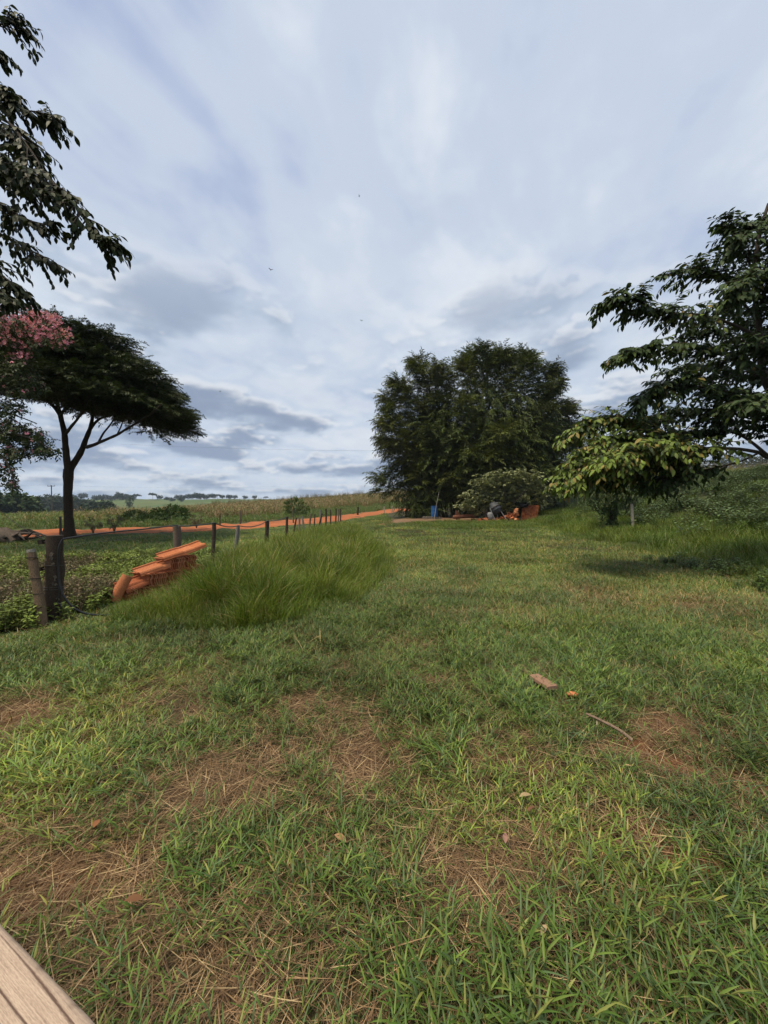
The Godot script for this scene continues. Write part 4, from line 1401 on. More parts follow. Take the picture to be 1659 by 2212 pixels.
func make_shrubs() -> void:
	M.shrub_clump = spray(10, 1.0, 0.42, 0.22, Color.WHITE, 0.2, 1.2, 0.2)
	for p in [[640, 1113, 45.0, 2.0, 2.6, "round green shrub standing alone on the far side of the red road", Color(0.075, 0.115, 0.03)],
			[372, 1137, 31.0, 1.1, 2.6, "green shrub growing on the verge behind the third fence post", Color(0.05, 0.085, 0.025)],
			[292, 1140, 29.5, 0.9, 1.8, "low dark shrub on the road verge right of the forked tree", Color(0.045, 0.075, 0.025)],
			[320, 1142, 29.0, 0.6, 1.6, "smallest low shrub on the verge beside the dark shrub", Color(0.05, 0.08, 0.025)]]:
		var at := stand_px(p[0], p[2])
		var t := thing("shrub", p[5], "shrub", at)
		var stems := []
		for k in 5: stems.append([[Vector3(0, -0.1, 0), Vector3(cos(k * 1.3) * p[4] * 0.2, p[3] * 0.4, sin(k * 1.3) * p[4] * 0.2), Vector3(cos(k * 1.3) * p[4] * 0.3, p[3] * 0.8, sin(k * 1.3) * p[4] * 0.3)], 0.03, 0.01])
		put("stem", branch_mesh(stems, Color(0.07, 0.055, 0.04), 4, 0.0), M.bark, t)
		var s := Scatter.new()
		for i in 260:
			var b := ball().normalized() * pow(rng.randf(), 0.35)
			var v := rf(0.65, 1.35)
			s.add(aim(Vector3(b.x * p[4] * 0.5, p[3] * (0.5 + b.y * 0.5), b.z * p[4] * 0.5), b + ball() * 0.5, p[4] * rf(0.12, 0.2), 1.5), Color(p[6].r * v, p[6].g * v, p[6].b * v))
		spread("crown", s, M.shrub_clump, M.leaf, t)
	# bare pale bushes beside the road
	for p in [[200, 20.2, 0.75, "withered pale bush at the road edge right of the forked tree"], [246, 20.6, 0.95, "withered bush with leafy top at the road edge, second from the forked tree"], [424, 24.5, 0.85, "withered pale bush at the road edge behind the dark second fence post"]]:
		var at := stand_px(p[0], p[1])
		var t := thing("withered_bush", p[3], "bush", at)
		for k in 8:
			var a := k * 0.8
			put("stem", branch_mesh([[[Vector3(0, -0.05, 0), Vector3(cos(a) * 0.1, p[2] * 0.5, sin(a) * 0.1), Vector3(cos(a) * 0.3, p[2] * rf(0.6, 1.0), sin(a) * 0.3)], 0.02, 0.006]], Color(0.22, 0.19, 0.14), 4, 0.0), M.bark, t)
		var s := Scatter.new()
		for i in 60:
			var b := ball()
			s.add(aim(Vector3(b.x * 0.32, p[2] * (0.72 + b.y * 0.28), b.z * 0.32), b, rf(0.10, 0.2), 1.5), Color(0.13, 0.125, 0.075) * rf(0.7, 1.3))
		spread("foliage", s, M.shrub_clump, M.leaf, t)


# ---------- fences ----------
func post_mesh(high: float, r0: float, r1: float, col: Color, sides := 9, rough := 0.12) -> ArrayMesh:
	var mb := MB.new()
	var pts := []
	var rad := []
	for i in 9:
		var t := i / 8.0
		pts.append(Vector3(sin(t * 5.0 + high * 9.0) * r0 * 0.18, lerpf(-0.3, high, t), cos(t * 4.0 + high * 5.0) * r0 * 0.18))
		rad.append(lerpf(r0, r1, t) * rf(0.92, 1.08))
	mb.tube(pts, rad, sides, col, rough)
	return mb.mesh()

func lean_to(o: Node3D, side: float, ahead: float) -> void:
	o.rotation = Vector3(ahead, rf(0, 0.3), side)

func sag(a: Vector3, b: Vector3, drop: float, n := 8) -> Array:
	var out := []
	for i in n + 1:
		var t := float(i) / n
		out.append(a.lerp(b, t) + Vector3(0, -drop * 4.0 * t * (1.0 - t), 0))
	return out

func barbed(mb: MB, pts: Array, r: float, every: float) -> void:
	mb.tube(pts, taper(pts.size(), r, r), 4, Color.WHITE, 0.0, false)
	for i in pts.size() - 1:
		var a: Vector3 = pts[i]
		var b: Vector3 = pts[i + 1]
		var n := int(a.distance_to(b) / every)
		for k in n:
			var p := a.lerp(b, (k + 0.5) / n)
			var w := ball() * 0.018
			mb.tube([p - w, p + w], [r * 0.8, r * 0.4], 3, Color.WHITE, 0.0, false)

func make_fence() -> void:
	var start := stand(fence_x(5.0), -5.0)
	var t := thing("wire_fence", "barbed wire fence on rough wooden posts running along the tall grass", "fence", start)
	var tops := [[Vector3(-4.3, 1.05, -5.0)]]
	# px of each post, height, lean, thickness, grey or dark
	var list := [[380, 1.12, 0.0, 0.085, 1], [459, 1.08, 0.02, 0.05, 0], [508, 0.98, 0.07, 0.055, 2], [576, 1.02, 0.0, 0.075, 0], [620, 1.0, -0.02, 0.06, 0], [632, 0.95, 0.16, 0.04, 0], [648, 0.95, -0.04, 0.05, 2], [659, 0.92, -0.16, 0.05, 2], [667.5, 1.02, 0.08, 0.05, 1], [678, 1.05, 0.05, 0.04, 0], [687, 1.0, 0.22, 0.05, 0], [692, 1.15, 0.0, 0.07, 2], [704, 1.2, 0.0, 0.06, 0], [714, 1.2, 0.0, 0.05, 0], [725, 1.2, 0.02, 0.055, 0], [731, 1.2, 0.0, 0.055, 1], [735.5, 1.2, 0.0, 0.06, 0]]
	var cols := [Color(0.085, 0.062, 0.045), Color(0.20, 0.16, 0.12), Color(0.28, 0.27, 0.245)]
	var points := [Vector3(-4.3, 0, -5.0)]
	var highs := [1.1]
	for p in list:
		var k: float = (p[0] - MID.x) / FOC
		var d := (-4.3 - 5.0 * 0.8 / 26.0) / (k - 0.8 / 26.0)
		var at := stand(k * d, -d)
		var o := put("post", post_mesh(p[1], p[3], p[3] * 0.88, cols[p[4]]), M.post, t)
		o.position = at - start
		lean_to(o, -p[2], rf(-0.03, 0.03))
		if p[4] == 2: tag(o, "bleached grey wooden post")
		points.append(at + Vector3(p[1] * p[2], 0, 0))
		highs.append(p[1])
	for h in [0.30, 0.62, 0.92]:
		var mb := MB.new()
		for i in points.size() - 1:
			var a: Vector3 = points[i] + Vector3(0.06, highs[i] * h - start.y, 0) - Vector3(start.x, 0, start.z)
			var b: Vector3 = points[i + 1] + Vector3(0.06, highs[i + 1] * h - start.y, 0) - Vector3(start.x, 0, start.z)
			barbed(mb, sag(a, b, 0.03), 0.0022, 0.14)
		put("wire", mb.mesh(), M.wire, t)
	# a black water hose tied along the tops of the posts
	var hose := thing("black_hose", "black plastic hose tied along the fence tops and hanging from the gate post", "hose", start)
	var mb := MB.new()
	for i in 5:
		var a: Vector3 = points[i] + Vector3(0.02, highs[i], 0) - start
		var b: Vector3 = points[i + 1] + Vector3(0.02, highs[i + 1], 0) - start
		if i == 0: a = Vector3(0.13, 1.085, 0.02)
		var line := sag(a, b, [0.0, 0.02, 0.06, 0.10, 0.06][i])
		if i == 0:
			line = spline([a, a.lerp(b, 0.25) + Vector3(0, 0.02, 0), a.lerp(b, 0.65) + Vector3(0, 0.015, 0), b + Vector3(0, 0.02, 0)], 6)
		mb.tube(line, taper(line.size(), 0.013, 0.013), 7)
	put("tied_run", mb.mesh(), M.hose, hose)
	mb = MB.new()
	var drop := spline([Vector3(0.14, 1.085, 0.03), Vector3(0.115, 0.97, 0.06), Vector3(0.105, 0.74, 0.06), Vector3(0.125, 0.52, 0.07), Vector3(0.17, 0.35, 0.06), Vector3(0.25, 0.20, 0.02), Vector3(0.36, 0.10, -0.04), Vector3(0.50, 0.055, -0.12), Vector3(0.60, 0.04, -0.2)], 6)
	mb.tube(drop, taper(drop.size(), 0.013, 0.013), 8)
	put("hanging_run", mb.mesh(), M.hose, hose)
	mb = MB.new()
	var loop := spline([Vector3(0.11, 0.74, 0.07), Vector3(0.125, 0.5, 0.08), Vector3(0.125, 0.38, 0.08), Vector3(0.10, 0.30, 0.08), Vector3(0.115, 0.26, 0.08), Vector3(0.14, 0.25, 0.08), Vector3(0.145, 0.14, 0.08)], 5)
	mb.tube(loop, taper(loop.size(), 0.007, 0.007), 6)
	put("loose_end", mb.mesh(), M.hose, hose)
	# gate post with iron hinge lugs
	var g := thing("gate_post", "thick dark gate post with iron lugs and peeling bark", "post", start)
	mb = MB.new()
	var pts := spline([Vector3(-0.05, -0.25, 0), Vector3(-0.035, 0.2, 0), Vector3(0.0, 0.55, 0), Vector3(0.015, 0.85, 0), Vector3(0.015, 1.13, 0)], 5)
	var rad := []
	for i in pts.size(): rad.append(lerpf(0.105, 0.088, float(i) / pts.size()) * rf(0.97, 1.04))
	mb.tube(pts, rad, 14, Color(0.085, 0.060, 0.045), 0.10)
	put("post", mb.mesh(), M.post, g)
	mb = MB.new()
	for i in 26:
		var a := rf(-1.2, 1.4)
		var y := rf(0.05, 0.9)
		var r := 0.098 + rf(0.0, 0.006)
		mb.box(Vector3(rf(0.012, 0.035), rf(0.015, 0.05), 0.006), Vector3(-0.03 + 0.045 * y + sin(a) * r, y, cos(a) * r), Basis(Vector3.UP, a) * Basis(Vector3(0, 0, 1), rf(-0.6, 0.6)), Color(0.22, 0.18, 0.14) * rf(0.5, 1.2))
	put("bark_flakes", mb.mesh(), M.post, g).set_meta("kind", "stuff")
	for q in [[Vector3(-0.115, 1.05, 0.05), Vector3(0.06, 0.055, 0.05)], [Vector3(-0.135, 0.70, 0.05), Vector3(0.06, 0.05, 0.05)], [Vector3(-0.14, 0.37, 0.05), Vector3(0.05, 0.045, 0.05)]]:
		mb = MB.new()
		mb.box(q[1], q[0], Basis(Vector3(0, 0, 1), rf(-0.3, 0.3)))
		mb.tube([q[0], q[0] + Vector3(0.09, -0.01, -0.02)], [0.016, 0.016], 8)
		put("hinge_lug", mb.mesh(), M.iron, g)
	mb = MB.new()
	var rod := spline([Vector3(-0.145, 0.68, 0.06), Vector3(-0.15, 0.5, 0.065), Vector3(-0.147, 0.3, 0.06), Vector3(-0.155, 0.0, 0.07), Vector3(-0.15, -0.05, 0.07)], 4)
	mb.tube(rod, taper(rod.size(), 0.008, 0.008), 6)
	put("iron_rod", mb.mesh(), M.iron, g)
	for y in [0.74, 0.46, 0.43]:
		mb = MB.new()
		var ring := []
		for k in 17: ring.append(Vector3(0.012 * y + cos(TAU * k / 16.0) * 0.104 - 0.006, y + 0.012 * sin(TAU * k / 16.0), sin(TAU * k / 16.0) * 0.104))
		mb.tube(ring, taper(17, 0.003, 0.003), 4, Color.WHITE, 0.0, false)
		put("wire_loop", mb.mesh(), M.wire, g)
	# the thinner post leaning towards it
	var foot := on_ground(93, 1352)
	foot = stand(foot.x, foot.z)
	var l := thing("leaning_post", "thin brown post with pale sawn top leaning towards the gate post", "post", foot)
	var topv := deep(67, 1187, -foot.z + 0.02) - foot
	mb = MB.new()
	var line := spline([-topv * 0.15, topv * 0.33 + Vector3(0.008, 0, 0), topv * 0.66, topv], 5)
	mb.tube(line, taper(line.size(), 0.056, 0.044), 11, Color(0.26, 0.18, 0.11), 0.08)
	put("pole", mb.mesh(), M.post, l)
	mb = MB.new()
	mb.tube([topv * 0.965, topv * 1.004], [0.0475, 0.046], 11, Color(0.45, 0.42, 0.35))
	put("sawn_top", mb.mesh(), M.post, l)
	for u in [0.89, 0.62, 0.42, 0.24]:
		mb = MB.new()
		var ring := []
		for k in 15: ring.append(topv * u + Vector3(cos(TAU * k / 14.0) * 0.054, 0.01 * sin(TAU * k / 14.0), sin(TAU * k / 14.0) * 0.054))
		mb.tube(ring, taper(15, 0.005, 0.005), 4, Color.WHITE, 0.0, false)
		put("wire_loop", mb.mesh(), M.iron, l)
	var w := thing("barbed_link", "rusty barbed wire strung from the gate post past the leaning post", "wire", foot)
	mb = MB.new()
	barbed(mb, sag(topv * 0.88 + Vector3(0.04, 0, 0.03), start + Vector3(-0.08, 0.77, 0.05) - foot, 0.012), 0.004, 0.05)
	put("top_strand", mb.mesh(), M.iron, w)
	mb = MB.new()
	barbed(mb, sag(topv * 0.62, Vector3(-1.7, 0.45, 0.1), 0.02), 0.002, 0.12)
	put("lower_strand", mb.mesh(), M.wire, w)
	mb = MB.new()
	barbed(mb, sag(start + Vector3(-0.12, 1.06, -0.02) - foot, Vector3(-6.5, 1.35, -6.0), 0.05), 0.006, 0.2)
	put("upper_strand", mb.mesh(), M.iron, w)

func make_posts() -> void:
	# posts on the far side of the road, on the bank and by the bamboo: px, depth, height, thickness, colour
	for p in [[132, 18.0, 0.95, 0.06, Color(0.16, 0.15, 0.13), "short grey post in the pasture left of the forked tree"],
			[519, 27.5, 1.0, 0.055, Color(0.17, 0.155, 0.13), "grey leaning post at the near edge of the road behind the bleached fence post"],
			[634, 30.0, 1.05, 0.06, Color(0.16, 0.14, 0.11), "brown post at the road edge in front of the round shrub"],
			[773, 50.0, 1.1, 0.13, Color(0.05, 0.045, 0.035), "dark stumpy post at the end of the red road"],
			[475, 27.0, 0.8, 0.05, Color(0.10, 0.085, 0.06), "thin dark stake on the verge behind the hose"],
			[1368, 18.6, 1.25, 0.075, Color(0.40, 0.37, 0.31), "pale weathered post standing in the long grass on the bank"],
			[1184, 36.5, 1.15, 0.09, Color(0.16, 0.15, 0.13), "grey post right of the brick stack, nearest to it"],
			[1199, 36.0, 1.5, 0.09, Color(0.055, 0.045, 0.035), "dark post behind the brick stack, tallest of the three"],
			[1220, 36.5, 1.5, 0.07, Color(0.13, 0.115, 0.08), "thin brown post behind the brick stack, farthest from it"]]:
		var at := stand_px(p[0], p[1])
		var t := thing("wooden_post", p[5], "post", at)
		put("shaft", post_mesh(p[2], p[3], p[3] * 0.85, p[4]), M.post, t)
		lean_to(t, rf(-0.05, 0.05), rf(-0.04, 0.04))
	for px in [830.0, 847.0]:
		var at := stand_px(px, 50.0)
		var t := thing("white_post", "slim cream post in the grass left of the bamboo", "post", at, "pair of cream posts by the bamboo")
		put("shaft", post_mesh(0.98, 0.07, 0.065, Color(0.55, 0.50, 0.38)), M.post, t)
	# utility poles
	for p in [[112, 106.0, 9.2, 2.0, "wooden utility pole with cross arm standing in the field by the wood"], [1186, 62.0, 7.5, 1.4, "utility pole half hidden behind the bamboo"]]:
		var at := stand_px(p[0], p[1])
		var t := thing("utility_pole", p[4], "pole", at)
		put("pole", post_mesh(p[2], 0.17, 0.11, Color(0.17, 0.14, 0.11)), M.post, t)
		var mb := MB.new()
		mb.box(Vector3(p[3], 0.13, 0.10), Vector3(0, p[2] - 0.25, 0.16), Basis(), Color(0.13, 0.11, 0.09))
		put("cross_arm", mb.mesh(), M.post, t)
		for x in [-0.45, -0.1, 0.45]:
			mb = MB.new()
			mb.lathe([Vector2(0.02, 0), Vector2(0.02, 0.1), Vector2(0.07, 0.12), Vector2(0.05, 0.2), Vector2(0.07, 0.22), Vector2(0.03, 0.3), Vector2(0.0, 0.3)], 8, Vector3(x * p[3], p[2] - 0.19, 0.16), Basis(), Color(0.3, 0.3, 0.3))
			put("insulator", mb.mesh(), M.pale, t)
		var dirn := Vector3(1, 0.0, -0.15) if p[0] < 500 else Vector3(1, 0.02, -0.2)
		for x in [-0.45, 0.45]:
			mb = MB.new()
			var a := Vector3(x * p[3], p[2] + 0.1, 0.16)
			mb.tube(sag(a - dirn * 60.0, a, 0.6), taper(9, 0.004, 0.004), 4, Color.WHITE, 0.0, false)
			mb.tube(sag(a, a + dirn * 60.0, 0.6), taper(9, 0.004, 0.004), 4, Color.WHITE, 0.0, false)
			put("power_line", mb.mesh(), M.wire, t)

# ---------- clay things ----------
func tile_mesh() -> ArrayMesh:
	# a roof tile: a flat pan beside a rounded roll, 0.40 x 0.23, standing out of y; long along z
	var prof := []
	for q in [[-0.118, 0.020], [-0.108, 0.020], [-0.100, 0.002], [-0.06, 0.0], [-0.02, 0.0], [0.012, 0.006], [0.028, 0.026], [0.045, 0.038], [0.066, 0.040], [0.084, 0.030], [0.097, 0.010], [0.105, 0.0], [0.118, 0.0]]: prof.append(Vector2(q[0], q[1]))
	var mb := MB.new()
	var th := 0.011
	var n := prof.size()
	var norms := []
	for i in n:
		var e: Vector2 = prof[mini(i + 1, n - 1)] - prof[maxi(i - 1, 0)]
		norms.append(Vector2(-e.y, e.x).normalized())
	for i in n - 1:
		for s in [0, 1]:
			var a: Vector2 = prof[i] + norms[i] * th * s
			var b: Vector2 = prof[i + 1] + norms[i + 1] * th * s
			var o: Vector2 = (norms[i] + norms[i + 1]) * (1.0 if s == 1 else -1.0)
			mb.flat_quad(Vector3(a.x, a.y, -0.2), Vector3(b.x, b.y, -0.2), Vector3(b.x, b.y, 0.2), Vector3(a.x, a.y, 0.2), Vector3(o.x, o.y, 0), Color.WHITE)
		for z in [-0.2, 0.2]:
			var a: Vector2 = prof[i]
			var b: Vector2 = prof[i + 1]
			var c: Vector2 = b + norms[i + 1] * th
			var e: Vector2 = a + norms[i] * th
			mb.flat_quad(Vector3(a.x, a.y, z), Vector3(b.x, b.y, z), Vector3(c.x, c.y, z), Vector3(e.x, e.y, z), Vector3(0, 0, z), Color.WHITE)
	for i in [0, n - 1]:
		var a: Vector2 = prof[i]
		var e: Vector2 = a + norms[i] * th
		mb.flat_quad(Vector3(a.x, a.y, -0.2), Vector3(a.x, a.y, 0.2), Vector3(e.x, e.y, 0.2), Vector3(e.x, e.y, -0.2), Vector3(a.x, 0, 0), Color.WHITE)
	return mb.mesh()

func clay_mats() -> Array:
	var out := []
	for c in [Color(0.50, 0.165, 0.065), Color(0.57, 0.20, 0.085), Color(0.40, 0.12, 0.05), Color(0.60, 0.25, 0.12)]:
		var m: StandardMaterial3D = M.clay.duplicate()
		m.albedo_color = c.linear_to_srgb()
		out.append(m)
	return out

func make_tiles() -> void:
	var mesh := tile_mesh()
	var mats := clay_mats()
	var a := Vector3(-4.22, 0, -5.98)
	var b := Vector3(-3.55, 0, -7.45)
	var u := (b - a).normalized()
	var across := u.cross(Vector3.UP)          # points to the camera side
	if across.x < 0: across = -across
	var total := (b - a).length()
	# rows of tiles stood on edge, packed like books, in three steps
	for row in [[0, 0.10, total, 0.0], [1, 0.42, total - 0.06, 0.0], [2, 0.85, total - 0.22, -0.05]]:
		var n := int((row[2] - row[1]) / 0.036)
		for i in n:
			var s: float = row[1] + i * 0.036
			var p: Vector3 = a + u * s
			var y: float = gh(p.x, p.z) + 0.115 + row[0] * 0.205
			var o := MeshInstance3D.new()
			o.mesh = mesh
			o.material_override = mats[rng.randi() % 4]
			o.name = numbered("roof_tile")
			add_child(o)
			# long axis across the row, width upright, face along the row
			var f := u.rotated(across, rf(0.18, 0.26) + rf(-0.02, 0.02))
			var w := across.cross(f).normalized()
			if w.y < 0: w = -w
			o.transform = Transform3D(Basis(w, f, w.cross(f)).orthonormalized(), Vector3(p.x, y, p.z) + across * (row[3] + rf(-0.015, 0.015)))
			tag(o, "orange clay roof tile stood on edge in the packed rows of the pile", "roof tile", "clay roof tiles stacked on edge")
	# tiles laid lengthwise on top: place along the row, height, slope
	for p in [[0.22, 0.255, 0.16, "orange roof tile laid flat on the lowest step of the tile pile"], [0.52, 0.46, 0.18, "orange roof tile laid flat on the middle step of the tile pile"], [0.66, 0.475, 0.16, "upper one of two overlapping roof tiles on the middle step"], [0.92, 0.665, 0.17, "orange roof tile laid flat on the top step of the tile pile"], [1.16, 0.70, 0.2, "roof tile near the top end of the pile, overlapping the one before"], [1.40, 0.735, 0.24, "topmost roof tile sticking out at the high end of the pile"]]:
		var q: Vector3 = a + u * p[0]
		var o := put("roof_tile", mesh, mats[rng.randi() % 4])
		var z := -(u * cos(p[2]) + Vector3.UP * sin(p[2]))
		var x := Vector3.UP.cross(z).normalized()
		var lay := Basis(x, z.cross(x), z)
		lay = Basis(z, (0.42 if lay.x.dot(across) < 0.0 else -0.42)) * lay
		o.transform = Transform3D(lay, Vector3(q.x, gh(q.x, q.z) + p[1] + 0.03, q.z) + across * 0.06)
		tag(o, p[3], "roof tile", "clay roof tiles laid on the pile")
	# a half round tile leaning at the low end and pieces on the ground
	var half := MB.new()
	for i in 12:
		var w0 := PI * i / 12.0
		var w1 := PI * (i + 1) / 12.0
		for r in [0.075, 0.088]:
			half.flat_quad(Vector3(cos(w0) * r, sin(w0) * r, 0), Vector3(cos(w1) * r, sin(w1) * r, 0), Vector3(cos(w1) * r * 0.86, sin(w1) * r * 0.86, 0.42), Vector3(cos(w0) * r * 0.86, sin(w0) * r * 0.86, 0.42), Vector3(cos(w0), sin(w0), 0) * (1.0 if r > 0.08 else -1.0), Color.WHITE)
		for z in [0.0, 0.42]:
			var k := 1.0 if z == 0.0 else 0.86
			half.flat_quad(Vector3(cos(w0) * 0.075 * k, sin(w0) * 0.075 * k, z), Vector3(cos(w1) * 0.075 * k, sin(w1) * 0.075 * k, z), Vector3(cos(w1) * 0.088 * k, sin(w1) * 0.088 * k, z), Vector3(cos(w0) * 0.088 * k, sin(w0) * 0.088 * k, z), Vector3(0, 0, z - 0.2), Color.WHITE)
	var hm := half.mesh()
	var lo := deep(245, 1298, 5.9)
	var hi := deep(288, 1222, 6.05)
	var o := put("ridge_tile", hm, mats[1])
	var z := (hi - lo).normalized()
	var x := Vector3(0.25, 0.1, 1).cross(z).normalized()
	o.transform = Transform3D(Basis(x, z.cross(x), z), lo)
	if o.transform.basis.y.z < 0: o.transform.basis = Basis(-x, -(z.cross(x)), z)
	tag(o, "half round ridge tile leaning against the low end of the tile pile", "roof tile")
	o = put("ridge_tile", hm, mats[2])
	var q := stand(-4.0, -6.0)
	o.transform = Transform3D(Basis.looking_at(-(u + Vector3(0, 0.22, 0)), Vector3.UP), q + Vector3(-0.08, 0.17, 0.0))
	tag(o, "half round ridge tile lying behind the leaning one", "roof tile")
	var flat := MB.new()
	flat.box(Vector3(0.30, 0.012, 0.05), Vector3.ZERO)
	o = put("tile_shard", flat.mesh(), mats[3])
	var g := on_ground(207, 1305)
	o.position = g + Vector3(0, 0.05, 0)
	o.rotation = Vector3(0.1, 0.35, 0.12)
	tag(o, "long clay shard lying in the weeds left of the tile pile", "shard")

func brick_mesh() -> ArrayMesh:
	# a hollow clay block: four shells and a cross inside, open at the ends that face z
	var mb := MB.new()
	var w := 0.19
	var h := 0.14
	var l := 0.29
	var t := 0.018
	mb.box(Vector3(w, t, l), Vector3(0, h / 2 - t / 2, 0))
	mb.box(Vector3(w, t, l), Vector3(0, -h / 2 + t / 2, 0))
	for s in [-1.0, 1.0]: mb.box(Vector3(t, h - 2 * t, l), Vector3(s * (w / 2 - t / 2), 0, 0))
	mb.box(Vector3(t * 0.8, h - 2 * t, l - 0.006), Vector3.ZERO)
	for s in [-1.0, 1.0]: mb.box(Vector3(w / 2 - t * 1.4, t * 0.8, l - 0.006), Vector3(s * (w / 4 - t * 0.3), 0, 0))
	return mb.mesh()

func make_bricks() -> void:
	var mesh := brick_mesh()
	var mats := clay_mats()
	var D := 30.0
	var base := stand_px(1143, D)
	var b := Basis(Vector3.UP, -0.28)
	for c in 6:
		for r in 8:
			for k in 2:
				if k == 1 and r < 5 and c > 0 and c < 5: continue
				if r == 7 and c < 2: continue
				var o := put("hollow_brick", mesh, mats[rng.randi() % 3])
				var slope := 0.012 * c * (1.0 if r > 2 else 0.4)
				o.transform = Transform3D(b * Basis(Vector3.UP, rf(-0.04, 0.04)) * Basis(Vector3(0, 0, 1), 0.03 + rf(-0.02, 0.02)), base + b * Vector3((c - 2.5) * 0.197 + rf(-0.006, 0.006) + 0.015 * r, 0.06 + r * 0.148 + slope, -k * 0.31 + rf(-0.012, 0.012)))
				tag(o, "hollow orange clay brick in the neat stack under the tyre", "brick", "hollow bricks in the stack")
	# loose bricks tumbled beside the stack
	for i in 46:
		var u := pow(rng.randf(), 1.3)
		var px := lerpf(1118, 1035, u)
		var p := stand_px(px, D - 0.3 + rf(-0.4, 0.5))
		var o := put("loose_brick", mesh, mats[rng.randi() % 4])
		o.transform = Transform3D(Basis.from_euler(Vector3(rf(-0.5, 0.5), rf(0, TAU), rf(-0.5, 0.5))), p + Vector3(0, 0.07 + maxf(0.0, (0.5 - u)) * rf(0.0, 1.9), 0))
		tag(o, "broken orange brick lying in the heap between the mixer and the stack", "brick", "loose bricks in the heap")
	# tyre on top
	var t := thing("car_tyre", "worn black tyre lying on top of the brick stack", "tyre", base + Vector3(-0.42, 1.27, 0.0))
	t.rotation = Vector3(0.25, 0, 0.2)
	var mb := MB.new()
	mb.lathe([Vector2(0.19, -0.085), Vector2(0.28, -0.105), Vector2(0.32, -0.08), Vector2(0.33, 0.0), Vector2(0.32, 0.08), Vector2(0.28, 0.105), Vector2(0.19, 0.085), Vector2(0.185, 0.06), Vector2(0.27, 0.05), Vector2(0.28, 0.0), Vector2(0.27, -0.05), Vector2(0.185, -0.06), Vector2(0.19, -0.085)], 28)
	put("casing", mb.mesh(), M.rubber, t)
	mb = MB.new()
	for k in 28:
		var a := TAU * k / 28.0
		mb.box(Vector3(0.012, 0.15, 0.045), Vector3(cos(a) * 0.331, 0, sin(a) * 0.331), Basis(Vector3.UP, -a) * Basis(Vector3(1, 0, 0), 0.25))
	put("tread", mb.mesh(), M.rubber, t)

